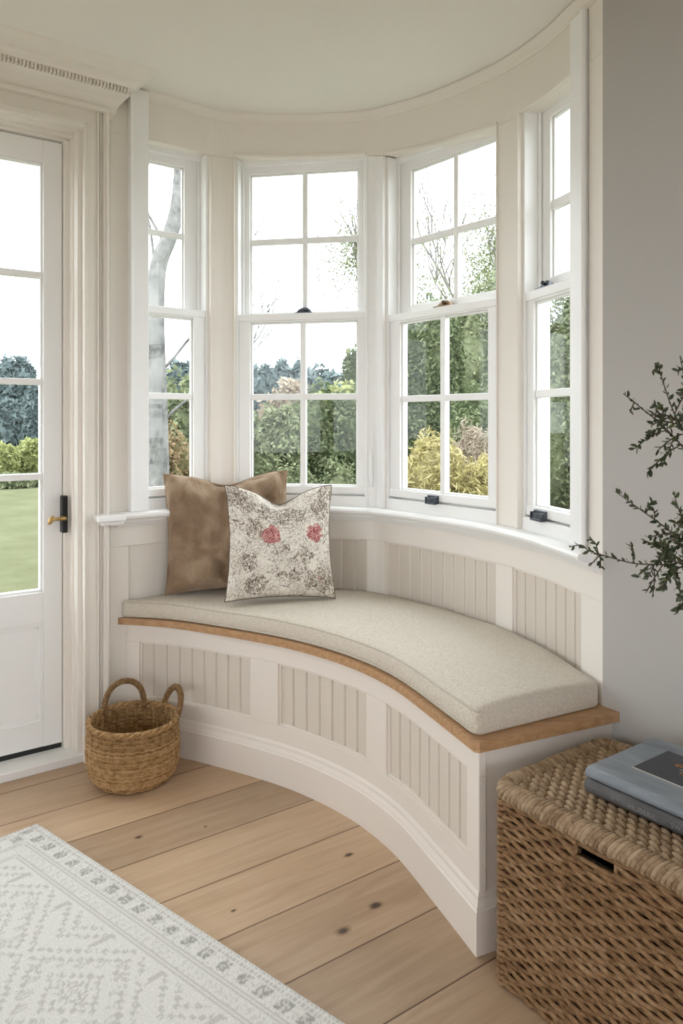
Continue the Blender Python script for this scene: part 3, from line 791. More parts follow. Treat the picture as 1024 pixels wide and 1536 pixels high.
def floral():
    m, nt, b = new_mat('floral_linen')
    tc = N(nt, 'ShaderNodeTexCoord'); uv = tc.outputs['UV']
    def nz(scale, det=3, dist=0.0, off=0):
        mp = N(nt, 'ShaderNodeMapping'); mp.inputs['Location'].default_value = (off, off*0.7, 0); L(nt, uv, mp.inputs[0])
        n = N(nt, 'ShaderNodeTexNoise', Scale=scale, Detail=det, Distortion=dist); L(nt, mp.outputs[0], n.inputs['Vector']); return n.outputs['Fac']
    def mth(op, a, b_):
        n = N(nt, 'ShaderNodeMath'); n.operation = op
        for i, q in enumerate((a, b_)):
            if isinstance(q, (int, float)): n.inputs[i].default_value = q
            else: L(nt, q, n.inputs[i])
        return n.outputs[0]
    base = ramp(nt, nz(60, 3), [(0.3, (0.72, 0.67, 0.59)), (0.7, (0.86, 0.82, 0.75))]).outputs[0]
    col = base
    # wandering stem lines: narrow bands of distorted noise
    for sc, off, wd, c in ((2.2, 3.1, 0.012, (0.17, 0.13, 0.11)), (3.0, 9.7, 0.014, (0.25, 0.22, 0.18)), (4.2, 15.3, 0.018, (0.22, 0.17, 0.15)), (5.5, 5.3, 0.022, (0.30, 0.25, 0.21)), (7.5, 25.3, 0.028, (0.36, 0.31, 0.26))):
        f = mth('ABSOLUTE', mth('SUBTRACT', nz(sc, 1.0, 3.0, off), 0.5), 0)
        mask = ramp(nt, f, [(wd*0.45, (1, 1, 1)), (wd, (0, 0, 0))]).outputs[0]
        br = ramp(nt, nz(3.5, 1, 0, off+2), [(0.42, (0, 0, 0)), (0.52, (1, 1, 1))]).outputs[0]
        mm = mth('MULTIPLY', mask, br)
        mx = N(nt, 'ShaderNodeMix', data_type='RGBA'); L(nt, mm, mx.inputs[0]); L(nt, col, mx.inputs[6]); mx.inputs[7].default_value = (*c, 1); col = mx.outputs[2]
    # blossoms and leaf clusters from the per-vertex print
    at = N(nt, 'ShaderNodeAttribute', attribute_name='pattern')
    sep = N(nt, 'ShaderNodeSeparateColor'); L(nt, at.outputs['Color'], sep.inputs[0])
    pet = nz(7, 3, 1.5, 1)
    for ch, c1, c2, th in ((0, (0.26, 0.055, 0.06), (0.60, 0.33, 0.30), 0.5), (1, (0.13, 0.10, 0.085), (0.40, 0.34, 0.28), 0.5)):
        pm = ramp(nt, mth('MULTIPLY', sep.outputs[ch], mth('MULTIPLY', pet, 2.0)), [(th-0.08, (0, 0, 0)), (th, (1, 1, 1))]).outputs[0]
        if ch == 1:
            pm = mth('MULTIPLY', pm, ramp(nt, nz(13, 1, 2.5, 4), [(0.46, (0, 0, 0)), (0.52, (1, 1, 1))]).outputs[0])
        pc = ramp(nt, nz(15, 2, 2.5, 8), [(0.42, c1), (0.56, c2)]).outputs[0]
        mx = N(nt, 'ShaderNodeMix', data_type='RGBA'); L(nt, pm, mx.inputs[0]); L(nt, col, mx.inputs[6]); L(nt, pc, mx.inputs[7]); col = mx.outputs[2]
    L(nt, col, b.inputs['Base Color']); b.inputs['Roughness'].default_value = 0.95; b.inputs['Specular IOR Level'].default_value = 0.1
    bp = N(nt, 'ShaderNodeBump', Strength=0.3, Distance=0.003); L(nt, nz(70, 3), bp.inputs['Height']); L(nt, bp.outputs[0], b.inputs['Normal'])
    return m
M['floral'] = floral()
M['brown_piping'] = simple('brown_piping', (0.16, 0.12, 0.09), 0.9)
reds = [(-0.20, 0.10, 0.23), (0.62, 0.12, 0.21)]
darks = [(-0.62, 0.62, .2), (-0.30, 0.55, .22), (0.05, 0.52, .25), (0.32, 0.45, .16), (0.75, 0.55, .22), (0.05, -0.15, .1), (-0.02, -0.62, .12), (0.22, -0.62, .13), (-0.48, -0.75, .22), (0.75, -0.70, .25), (0.45, -0.3, .14), (0.55, -0.72, .2), (-0.5, 0.2, .2), (-0.6, -0.35, .18), (0.88, 0.85, .2), (-0.8, 0.8, .25)]
def fl_col(u, v):
    r = max(math.exp(-(((u-a)/c)**2+((v-b)/(c*0.8))**2)) for a, b, c in reds)
    g = max(math.exp(-(((u-a)/c)**2+((v-b)/c)**2)) for a, b, c in darks)
    # blossoms also on small dull red buds
    r = max(r, 0.45*math.exp(-((u-0.68)/0.12)**2-((v+0.68)/0.1)**2))
    return (r, g, 0)
ztop = 0.534
pillow('suede_pillow', 0.452, 0.428, 0.14, (-0.412, 2.788, ztop), math.radians(13), math.radians(-11), math.radians(-1), M['suede'],
       'large plain taupe suede cushion leaning in the left corner behind the floral one', dip=0.035, pinch=0.065, wr=0.030, seed=3.0, dent=0.02)
pillow('floral_pillow', 0.378, 0.395, 0.12, (-0.212, 2.648, ztop), math.radians(13), math.radians(-14), math.radians(1), M['floral'],
       'cream floral print cushion with two red blossoms leaning on the taupe one', dip=0.05, pinch=0.09, wr=0.007, seed=8.0, dent=0.03, pmat=M['brown_piping'], colour=fl_col, nn=80)

# ------------------------------------------------------------------ wicker
def wicker_mat(name, cs, scale=1.0):
    m, nt, b = new_mat(name)
    tc = N(nt, 'ShaderNodeTexCoord'); ge = N(nt, 'ShaderNodeNewGeometry')
    nz = N(nt, 'ShaderNodeTexNoise', Scale=28.0*scale, Detail=6.0, Roughness=0.7); L(nt, tc.outputs['Object'], nz.inputs['Vector'])
    ad = N(nt, 'ShaderNodeMath'); ad.operation = 'MULTIPLY_ADD'; ad.inputs[1].default_value = 0.24; ad.inputs[2].default_value = -0.12
    L(nt, ge.outputs['Random Per Island'], ad.inputs[0])
    s2 = N(nt, 'ShaderNodeMath'); s2.operation = 'ADD'; L(nt, ad.outputs[0], s2.inputs[0]); L(nt, nz.outputs['Fac'], s2.inputs[1])
    r = ramp(nt, s2.outputs[0], [(0.28, cs[0]), (0.5, cs[1]), (0.75, cs[2])])
    L(nt, r.outputs[0], b.inputs['Base Color']); b.inputs['Roughness'].default_value = 0.7; b.inputs['Specular IOR Level'].default_value = 0.25
    mp = N(nt, 'ShaderNodeMapping'); mp.inputs['Scale'].default_value = (120*scale, 120*scale, 420*scale); L(nt, tc.outputs['Object'], mp.inputs[0])
    fb = N(nt, 'ShaderNodeTexNoise', Scale=1.0, Detail=3.0); L(nt, mp.outputs[0], fb.inputs['Vector'])
    bp = N(nt, 'ShaderNodeBump', Strength=0.6, Distance=0.0015); L(nt, fb.outputs['Fac'], bp.inputs['Height']); L(nt, bp.outputs[0], b.inputs['Normal'])
    return m
M['basket'] = wicker_mat('willow', ((0.17, 0.09, 0.035), (0.42, 0.255, 0.115), (0.60, 0.41, 0.22)), 2.4)
M['basket_handle'] = wicker_mat('willow_wrap', ((0.09, 0.045, 0.02), (0.22, 0.125, 0.055), (0.38, 0.24, 0.12)), 2.5)
M['seagrass'] = wicker_mat('seagrass', ((0.13, 0.066, 0.029), (0.25, 0.142, 0.068), (0.37, 0.24, 0.135)), 2.2)
M['cord'] = wicker_mat('seagrass_cord', ((0.20, 0.125, 0.07), (0.36, 0.25, 0.155), (0.48, 0.36, 0.24)), 2.6)

BX, BY = -0.668, 2.462
basket = empty('wicker_basket', (BX, BY, 0)); tag(basket, 'small round honey-coloured wicker basket with two looped handles on the floor', 'basket')
BH = 0.188
def brad(z):   # profile
    return float(np.interp(z, [0.0, 0.008, 0.03, 0.06, 0.10, 0.15, 0.19], [0.100, 0.114, 0.131, 0.140, 0.1425, 0.140, 0.134]))
mb = MB(); NS = 30; rows = 30; seg = NS*8
for i in range(rows):
    z = 0.006+(BH-0.012)*i/(rows-1); ph = (i % 2)*PI
    pts = []; wob = RNG.rand()*6
    for j in range(seg):
        a = 2*PI*j/seg
        rr = brad(z)+0.0036*abs(math.sin(NS/2*a))+0.0006*RNG.rand()*0
        pts.append((rr*math.cos(a), rr*math.sin(a), z+0.0011*math.sin(NS*a)))
    mb.tube(pts, 0.0028+0.0003*RNG.rand(), 6, closed=True)
mb.build('basket_weave', M['basket'], basket, smooth=True)
mb = MB()
for i in range(NS//2*2):
    a = 2*PI*(i+0.0)/NS+PI/NS
    for da in (-0.018, 0.018):
        pts = [((brad(z))*math.cos(a+da), (brad(z))*math.sin(a+da), z) for z in np.linspace(0.004, BH+0.004, 9)]
        mb.tube(pts, 0.0030, 5)
mb.build('stakes', M['basket'], basket, smooth=True)
mb = MB()   # base
rings = []
for r_ in (0.0005, 0.03, 0.06, 0.09, 0.112):
    rings.append([(r_*math.cos(a), r_*math.sin(a), 0.006) for a in [2*PI*j/40 for j in range(40)]])
mb.loops(rings, cap=False)
for r_ in np.arange(0.02, 0.112, 0.009): mb.tube([(r_*math.cos(a), r_*math.sin(a), 0.007+0.002*math.sin(10*a)) for a in [2*PI*j/60 for j in range(60)]], 0.0042, 6, closed=True)
mb.build('basket_base', M['basket'], basket, smooth=True)
mb = MB()
for k_ in range(4):
    pts = []
    for j in range(160):
        a = 2*PI*j/160; q = 14*a+k_*PI/2
        rr = 0.138+0.0050*math.cos(q); pts.append((rr*math.cos(a), rr*math.sin(a), BH+0.003+0.0055*math.sin(q)))
    mb.tube(pts, 0.0042, 6, closed=True)
mb.build('rim', M['basket'], basket, smooth=True)
def handle(ac, halfw, hgt, lean):
    mb = MB(); pts = []
    a0, a1 = ac-halfw, ac+halfw
    p0 = Vector((0.134*math.cos(a0), 0.134*math.sin(a0), 0)); p1 = Vector((0.134*math.cos(a1), 0.134*math.sin(a1), 0))
    c = (p0+p1)/2; out = Vector((math.cos(ac), math.sin(ac), 0)); h = (p1-p0)/2
    nP = 44
    for i in range(nP+1):
        t = PI*i/nP; zz = math.sin(t)**0.85*hgt
        pts.append(c-h*math.cos(t)*(1+0.12*math.sin(t))+out*(lean*zz/hgt)+Vector((0, 0, BH-0.012+zz)))
    mb.tube(pts, 0.0085, 10)
    # wrapping
    tot = len(pts)-1
    wr_ = []
    nW = 34
    for i in range(nW*8+1):
        f = i/(nW*8)*tot; k = min(int(f), tot-1); fr = f-k
        p = pts[k].lerp(pts[k+1], fr); t = (pts[k+1]-pts[k]).normalized(); x = t.cross(out).normalized(); y = x.cross(t)
        q = 2*PI*i/8; wr_.append(p+(x*math.cos(q)+y*math.sin(q))*0.0088)
    mb.tube(wr_, 0.0022, 5)
    mb.build('handle', M['basket_handle'], basket, smooth=True)
handle(math.radians(119), 0.50, 0.100, 0.004)
handle(math.radians(36), 0.44, 0.084, 0.030)

# ---- seagrass chest
P0 = np.array([0.328, 1.560]); cz_top = 0.392
LBX, WBX = 0.70, 0.345
chest = empty('wicker_chest', (*P0, 0), math.atan2(D2[1], D2[0]))
tag(chest, 'large rectangular woven seagrass chest with a thick roped lid beside the bench end', 'chest')
# local frame: +x along D2 (towards the camera), +y along D1 (towards the wall)  [D1 is +90 deg from D2]
def twine_wall(mb, p0, p1, z_list, stake=0.044, hole=None, outn=(0, -1), rad=0.0050):
    p0 = np.array(p0, float); p1 = np.array(p1, float); d = (p1-p0); ln = np.hypot(*d); d /= ln; on = np.array(outn)
    for iz, z in enumerate(z_list):
        spans = [(0.0, ln)]
        if hole and hole[2]-0.006 < z < hole[3]+0.006: spans = [(0.0, hole[0]), (hole[1], ln)]
        for (u0, u1) in spans:
            for s_ in (0, 1):
                pts = []; n_ = max(4, int((u1-u0)/0.0045)); ph = RNG.rand()*0.5; jz = (RNG.rand()-0.5)*0.002; rr = rad*(0.92+0.2*RNG.rand())
                for i in range(n_+1):
                    u = u0+(u1-u0)*i/n_; q = PI*u/stake+PI*s_+(iz % 2)*PI*0.5
                    off = 0.0058*math.sin(q); zz = z+0.0040*math.cos(q)+jz+0.0012*math.sin(u*23+ph*9)
                    p = p0+d*u+on*off
                    pts.append((p[0], p[1], zz))
                mb.tube(pts, rr, 5)
zl = np.arange(0.010, cz_top-0.012, 0.0118)
hole = (0.183, 0.262, 0.349, 0.371)
mb = MB()
twine_wall(mb, (0, 0), (LBX, 0), zl, hole=hole, outn=(0, -1))
twine_wall(mb, (0, 0), (0, WBX), zl, outn=(-1, 0))
twine_wall(mb, (LBX, 0), (LBX, WBX), zl, outn=(1, 0))
twine_wall(mb, (0, WBX), (LBX, WBX), zl[::1], outn=(0, 1))
for cx_, cy_ in ((0, 0), (LBX, 0), (0, WBX), (LBX, WBX)):
    for z in zl:   # wrapped corners
        mb.tube([(cx_+0.008*math.cos(a), cy_+0.008*math.sin(a), z+0.002*math.sin(a)) for a in [2*PI*j/10 for j in range(10)]], 0.0052, 5, closed=True)
mb.build('woven_body', M['seagrass'], chest, smooth=True)
mb = MB(); t_ = 0.006
def lin(x0, x1, y0, y1, z0, z1): mb.box(x0, x1, y0, y1, z0, z1)
yi = 0.004
lin(0.004, hole[0], yi, yi+t_, 0.004, cz_top-0.01); lin(hole[1], LBX-0.004, yi, yi+t_, 0.004, cz_top-0.01)
lin(hole[0], hole[1], yi, yi+t_, 0.004, hole[2]); lin(hole[0], hole[1], yi, yi+t_, hole[3], cz_top-0.01)
lin(0.004, 0.01, yi, WBX-yi, 0.004, cz_top-0.01); lin(LBX-0.01, LBX-0.004, yi, WBX-yi, 0.004, cz_top-0.01)
lin(0.004, LBX-0.004, WBX-yi-t_, WBX-yi, 0.004, cz_top-0.01); lin(0.004, LBX-0.004, yi, WBX-yi, 0.001, 0.006)
mb.build('light_block_liner', simple('dark_liner', (0.06, 0.035, 0.018), 0.8, var=0.3), chest)  # dark liner added so no light shows through the weave
mb = MB()   # bound edges of the hand hole
for z_ in (hole[2]-0.001, hole[3]+0.003): mb.tube([(hole[0]-0.004, -0.003, z_), ((hole[0]+hole[1])/2, -0.005, z_), (hole[1]+0.004, -0.003, z_)], 0.0045, 6)
for x_ in (hole[0]-0.003, hole[1]+0.003): mb.tube([(x_, -0.003, hole[2]-0.002), (x_, -0.003, hole[3]+0.003)], 0.0042, 6)
mb.build('hand_hole_binding', M['seagrass'], chest, smooth=True)
# lid: flat field of chunky braid and a thick wrapped rim
lid = MB()
zt_ = cz_top+0.014
nrow = 17
for i in range(nrow):
    y = 0.024+(WBX-0.048)*i/(nrow-1)
    for s_ in (0, 1):
        pts = []
        for j in range(int(LBX/0.005)+1):
            x = 0.012+(LBX-0.024)*j/int(LBX/0.005); q = PI*x/0.022+PI*s_+(i % 2)*PI*0.5
            pts.append((x, y+0.0045*math.cos(q), zt_-0.002+0.0055*math.sin(q)))
        lid.tube(pts, 0.0068, 6)
lo = lid.build('lid_weave', M['cord'], chest, smooth=True)
mb = MB(); mb.box(0.006, LBX-0.006, 0.006, WBX-0.006, cz_top-0.008, cz_top+0.006); mb.build('lid_board', M['seagrass'], chest)
rim = MB()
R_ = 0.0175; rc = 0.026
corn = [(0, 0), (LBX, 0), (LBX, WBX), (0, WBX)]
path = []
def arc(cx_, cy_, a0, a1, n_=7):
    return [(cx_+rc*math.cos(math.radians(a0+(a1-a0)*i/n_)), cy_+rc*math.sin(math.radians(a0+(a1-a0)*i/n_))) for i in range(n_+1)]
ex = 0.002
path = arc(rc-ex, rc-ex, 180, 270)+arc(LBX-rc+ex, rc-ex, 270, 360)+arc(LBX-rc+ex, WBX-rc+ex, 0, 90)+arc(rc-ex, WBX-rc+ex, 90, 180)
pp = Path(path+[path[0]])
core = [(*pp.pos(t), cz_top+0.010) for t in np.linspace(0, pp.len, 160, endpoint=False)]
rim.tube(core, 0.0135, 8, closed=True)
nw = int(pp.len/0.0092)
for i in range(nw):
    t = pp.len*i/nw; R2 = R_*(0.93+0.14*RNG.rand()); slant = 0.010
    pts = []
    for j in range(12):
        a = 2*PI*j/12
        tt = (t+slant*math.sin(a)*0.9+0.004*math.cos(a)) % pp.len
        c_ = pp.pos(tt); d_ = pp.tan(min(max(tt, 0.01), pp.len-0.01)); n_ = np.array([-d_[1], d_[0]])
        pts.append((*(c_+n_*R2*0.98*math.cos(a)), cz_top+0.008+R2*0.92*math.sin(a)))
    rim.tube(pts, 0.0046+0.0010*RNG.rand(), 6, closed=True)
rim.build('lid_rim', M['cord'], chest, smooth=True)

# ------------------------------------------------------------------ books
def book_mat(name, c1, c2, c3, sc=6, rough=0.28):
    m, nt, b = new_mat(name)
    tc = N(nt, 'ShaderNodeTexCoord')
    mp = N(nt, 'ShaderNodeMapping'); mp.inputs['Scale'].default_value = (0.6, 1.6, 2.0); mp.inputs['Rotation'].default_value = (0, 0, 0.3); L(nt, tc.outputs['Object'], mp.inputs[0])
    nz = N(nt, 'ShaderNodeTexNoise', Scale=sc, Detail=5.0, Distortion=1.5); L(nt, mp.outputs[0], nz.inputs['Vector'])
    r = ramp(nt, nz.outputs['Fac'], [(0.3, c1), (0.52, c2), (0.72, c3)])
    L(nt, r.outputs[0], b.inputs['Base Color']); b.inputs['Roughness'].default_value = rough
    return m
M['jacket'] = book_mat('misty_dust_jacket', (0.13, 0.15, 0.175), (0.22, 0.25, 0.285), (0.36, 0.385, 0.41))
M['jacket2'] = book_mat('slate_dust_jacket', (0.07, 0.07, 0.075), (0.12, 0.12, 0.125), (0.20, 0.20, 0.205), 9)
M['paper'] = simple('page_block', (0.72, 0.70, 0.66), 0.8, bump=0.5, bscale=300)
M['label_dark'] = simple('dark_label', (0.022, 0.027, 0.038), 0.3, var=0.25, vscale=14)
M['orange'] = simple('orange_print', (0.55, 0.24, 0.10), 0.5, var=0.35, vscale=90)
M['pale_print'] = simple('pale_print', (0.62, 0.58, 0.52), 0.5)
M['faint_print'] = simple('faint_grey_print', (0.24, 0.235, 0.23), 0.5)
ztop_lid = cz_top+0.008+0.0175+0.0055
BP = np.array([0.4755, 1.492])
def book(name, off, z0, L_b, W_b, T_b, jacket, label, rz=0.0):
    root = empty(name, (*(BP+D2*off[0]+D1*off[1]), z0), math.atan2(D2[1], D2[0])+rz); tag(root, label, 'book')
    ct = 0.0025
    mb = MB()       # jacketed case: rounded spine along y=0 side, boards top and bottom
    prof = []
    # C-shaped section in (y,z)
    outer = [(W_b, T_b), (0.010, T_b), (0.003, T_b-0.002), (-0.002, T_b*0.72), (-0.003, T_b*0.5), (-0.002, T_b*0.28), (0.003, 0.002), (0.010, 0.0), (W_b, 0.0)]
    inner = [(W_b, ct), (0.010, ct), (0.004, ct+0.002), (0.001, T_b*0.5), (0.004, T_b-ct-0.002), (0.010, T_b-ct), (W_b, T_b-ct)]
    sec = outer+inner
    rings = [[(x, y, z) for y, z in sec] for x in np.linspace(0, L_b, 10)]
    mb.loops(rings, cap=False)
    # caps as quads strips
    n = len(outer)
    for x in (0, L_b):
        vs = [(x, y, z) for y, z in sec]; b = len(mb.v); mb.v.extend(vs)
        mb.f.append([b+i for i in range(len(sec))]); mb.mi.append(0)
    mb.build('cover', jacket, root, bevel=0.0004)
    mb = MB(); mb.box(0.003, L_b-0.003, 0.004, W_b-0.004, ct, T_b-ct); mb.build('page_block', M['paper'], root)
    return root
def text_obj(name, s, size, mat, parent, loc, rot, ext=0.0002, font_scale=(1, 1, 1)):
    cu = bpy.data.curves.new(name, 'FONT'); cu.body = s; cu.size = size; cu.extrude = ext; cu.align_x = 'CENTER'; cu.align_y = 'CENTER'
    tmp = bpy.data.objects.new(name+'_src', cu); COL.objects.link(tmp)
    dg = bpy.context.evaluated_depsgraph_get(); me = bpy.data.meshes.new_from_object(tmp.evaluated_get(dg)); bpy.data.objects.remove(tmp)
    me.materials.clear(); me.materials.append(mat)
    o = bpy.data.objects.new(name, me); COL.objects.link(o); o.parent = parent; o.location = loc; o.rotation_euler = rot; o.scale = font_scale
    return o
b1 = book('hardback_book', (-0.004, 0.003), ztop_lid, 0.30, 0.235, 0.030, M['jacket2'], 'dark slate hardback underneath the blue-grey book on the woven chest')
for i, (x, s_, sz) in enumerate(((0.062, 'III', 0.009), (0.125, 'HUBERIL', 0.015), (0.19, 'SW', 0.013))):
    text_obj('spine_lettering', s_, sz, M['faint_print'], b1, (x, -0.0032, 0.0145), (PI/2, 0, 0))
TB = 0.022
b2 = book('hardback_book', (0.0, 0.0), ztop_lid+0.0305, 0.30, 0.235, TB, M['jacket'], 'blue-grey hardback with a dark pasted panel, topmost on the woven chest')
mb = MB(); mb.box(0.055, 0.245, 0.073, 0.195, TB, TB+0.0007); mb.build('cover_panel', M['label_dark'], b2)
mb = MB()
for e in ((0.0535, 0.2465, 0.0705, 0.0725), ): mb.box(*e, TB, TB+0.0006)
mb.build('panel_border', M['pale_print'], b2)
# small orange motif and lettering on the panel, read from the chest's long side
mb = MB(); rs = random.Random(4)
for i in range(34):
    a = rs.random()*2*PI; r_ = rs.random()**0.6
    x, y = 0.108+0.010*r_*math.cos(a), 0.148+0.0065*r_*math.sin(a)
    w = 0.0012+0.0015*rs.random(); mb.box(x-w, x+w, y-w*0.4, y+w*0.4, TB+0.0006, TB+0.0010)
mb.build('cover_motif', M['orange'], b2)
text_obj('cover_lettering', 'Crown', 0.016, M['orange'], b2, (0.145, 0.121, TB+0.0008), (0, 0, 0))
mb = MB(); mb.box(0.115, 0.235, 0.1335, 0.1345, TB+0.0006, TB+0.0010); mb.build('cover_rule', M['pale_print'], b2)
mb = MB()
mb.add([(0.165, 0.084, TB+0.001), (0.20, 0.080, TB+0.001), (0.215, 0.092, TB+0.001), (0.18, 0.100, TB+0.001)], [(0, 1, 2, 3)]); mb.build('cover_patch', M['pale_print'], b2)

# ------------------------------------------------------------------ rug
rc0 = np.array([-0.858, 2.168]); ru = np.array([0.769, -0.638]); ru /= np.hypot(*ru)      # along the long visible edge
rv = np.array([-0.70, -0.714]); rv /= np.hypot(*rv)                                         # across, away from that edge
rugr = (rc0[0], rc0[1], 0)
def rug():
    Lr, Wr = 1.75, 1.9; du = 0.0045
    nu, nv = 290, 250
    vis = 1.3; us = np.linspace(0, vis, nu); vs = np.linspace(0, 1.12, nv)
    us = np.append(us, [1.4, Lr]); vs = np.append(vs, [1.3, Wr])
    U, V = np.meshgrid(us, vs, indexing='ij')
    rs = np.random.RandomState(3); nz = rs.rand(*U.shape)
    # pattern value 0 cream .. 1 grey; v = distance from the long edge, border bands first
    pat = np.zeros_like(U); hgt = np.zeros_like(U)
    def line(mask, a=0.45): 
        nonlocal pat; pat = np.maximum(pat, np.where(mask, a, 0))
    dash = (np.sin(U*2*PI/0.011) > -0.2); dashv = (np.sin(V*2*PI/0.011) > -0.2)
    for d, w in ((0.008, 0.0035), (0.020, 0.003)):
        line((abs(V-d) < w) & dash, 0.50); line((abs(U-d) < w) & dashv, 0.50)
    for d in (0.072, 0.082, 0.118, 0.128):
        line((abs(V-d) < 0.0024) & (U > d), 0.42); line((abs(U-d) < 0.0024) & (V > d), 0.42)
    blk = (V > 0.030) & (V < 0.060) & ((U % 0.058) > 0.012) & ((U % 0.058) < 0.040) & (U > 0.02)
    pat = np.maximum(pat, np.where(blk, 0.25+0.6*(nz > 0.45), 0))
    blk2 = (U > 0.030) & (U < 0.060) & ((V % 0.058) > 0.012) & ((V % 0.058) < 0.040) & (V > 0.06)
    pat = np.maximum(pat, np.where(blk2, 0.25+0.6*(nz > 0.45), 0))
    inb = (V > 0.02) & (V < 0.07); pat = np.maximum(pat, np.where(inb & (nz > 0.72), 0.28, 0))
    inb = (V > 0.086) & (V < 0.115) & ((U % 0.02) > 0.006); pat = np.maximum(pat, np.where(inb & (nz > 0.5), 0.22, 0))
    # field: stepped nested lozenges and blocks
    fld = (V > 0.135) & (U > 0.135)
    P_, Q_ = 0.36, 0.30
    a = (U-0.135) % P_/P_; b = (V-0.135) % Q_/Q_
    step = 24
    aq = np.floor(a*step)/step; bq = np.floor(b*step)/step
    dd = abs(aq-0.5)+abs(bq-0.5)             # lozenge metric on a stepped grid
    k = (dd*9) % 1.0
    edge = (k > 0.72)
    line(fld & edge & (nz > 0.25) & (dd > 0.10), 0.40)
    core = fld & (dd < 0.13); line(core & (nz > 0.55), 0.45)
    rail = fld & (np.abs((a*2) % 1-0.5) < 0.035) & (dd > 0.62); line(rail, 0.40)
    ladd = fld & (dd > 0.30) & (dd < 0.42) & ((np.floor(a*step) % 2) == 0); line(ladd & (nz > 0.45), 0.32)
    hgt = 0.0100+0.0016*(1-pat)+0.0009*nz
    edgeu = np.minimum(U, V); hgt = np.where(edgeu < 0.004, 0.002, hgt)
    X = U*ru[0]+V*rv[0]; Y = U*ru[1]+V*rv[1]
    ni, nj = U.shape
    idx = np.arange(ni*nj).reshape(ni, nj)
    q = np.stack([idx[:-1, :-1], idx[1:, :-1], idx[1:, 1:], idx[:-1, 1:]], -1).reshape(-1, 4)
    me = bpy.data.meshes.new('woven_rug'); me.from_pydata(np.stack([X, Y, hgt], -1).reshape(-1, 3).tolist(), [], q.tolist())
    at = me.color_attributes.new('pattern', 'FLOAT_COLOR', 'POINT')
    c = np.stack([pat, pat, pat, np.ones_like(pat)], -1).reshape(-1).astype(np.float32); at.data.foreach_set('color', c)
    m, nt, b_ = new_mat('rug_pile')
    an = N(nt, 'ShaderNodeAttribute', attribute_name='pattern'); tc = N(nt, 'ShaderNodeTexCoord')
    nzn = N(nt, 'ShaderNodeTexNoise', Scale=260.0, Detail=3.0); L(nt, tc.outputs['Object'], nzn.inputs['Vector'])
    r = ramp(nt, an.outputs['Fac'], [(0.0, (0.78, 0.775, 0.755)), (0.45, (0.58, 0.57, 0.55)), (1.0, (0.33, 0.33, 0.315))])
    r2 = ramp(nt, nzn.outputs['Fac'], [(0.3, (0.86, 0.86, 0.85)), (0.7, (1.06, 1.06, 1.06))])
    mx = N(nt, 'ShaderNodeMix', data_type='RGBA', blend_type='MULTIPLY'); mx.inputs[0].default_value = 1; L(nt, r.outputs[0], mx.inputs[6]); L(nt, r2.outputs[0], mx.inputs[7])
    L(nt, mx.outputs[2], b_.inputs['Base Color']); b_.inputs['Roughness'].default_value = 1; b_.inputs['Specular IOR Level'].default_value = 0.05
    bp = N(nt, 'ShaderNodeBump', Strength=0.5, Distance=0.002); L(nt, nzn.outputs['Fac'], bp.inputs['Height']); L(nt, bp.outputs[0], b_.inputs['Normal'])
    me.materials.append(m); me.polygons.foreach_set('use_smooth', [True]*len(me.polygons))
    o = bpy.data.objects.new('woven_rug', me); COL.objects.link(o); o.location = rugr
    tag(o, 'flat cream rug with a grey geometric weave and blocked border on the floor', 'rug')
rug()

# ------------------------------------------------------------------ leafy branches in a vase (vase stands on the chest, beyond the frame)
leafm, nt, b = new_mat('dark_olive_leaf')
ge = N(nt, 'ShaderNodeNewGeometry'); r = ramp(nt, ge.outputs['Random Per Island'], [(0.0, (0.022, 0.034, 0.014)), (0.6, (0.05, 0.072, 0.028)), (1.0, (0.095, 0.115, 0.04))])
L(nt, r.outputs[0], b.inputs['Base Color']); b.inputs['Roughness'].default_value = 0.55
twigm = simple('twig_bark', (0.07, 0.052, 0.035), 0.8, var=0.3, vscale=60)
VP = np.array([0.735, 1.185])
VZ = ztop_lid-0.004
vase = empty('vase', (*VP, VZ)); tag(vase, 'stoneware vase holding the leafy branches on the woven chest', 'vase')
mb = MB(); vr = [(0.035, 0), (0.05, 0.005), (0.062, 0.05), (0.060, 0.10), (0.04, 0.15), (0.024, 0.18), (0.028, 0.20), (0.024, 0.20), (0.020, 0.18), (0.036, 0.15), (0.05, 0.10), (0.045, 0.02)]
mb.loops([[(r_*math.cos(a), r_*math.sin(a), z) for a in [2*PI*j/28 for j in range(28)]] for r_, z in vr], cap=True)
mb.build('vase_body', simple('stoneware', (0.45, 0.40, 0.34), 0.6, var=0.1), vase, smooth=True)
plant = empty('leafy_branches', (*VP, VZ+0.02)); tag(plant, 'spray of thin twigs with small dark green leaves reaching in from the right', 'branches')
po = Vector((*VP, VZ+0.02))
def P3(x, y, D): return Vector(((x-512)/F*D, D, H+(Y0-y)*D/F))
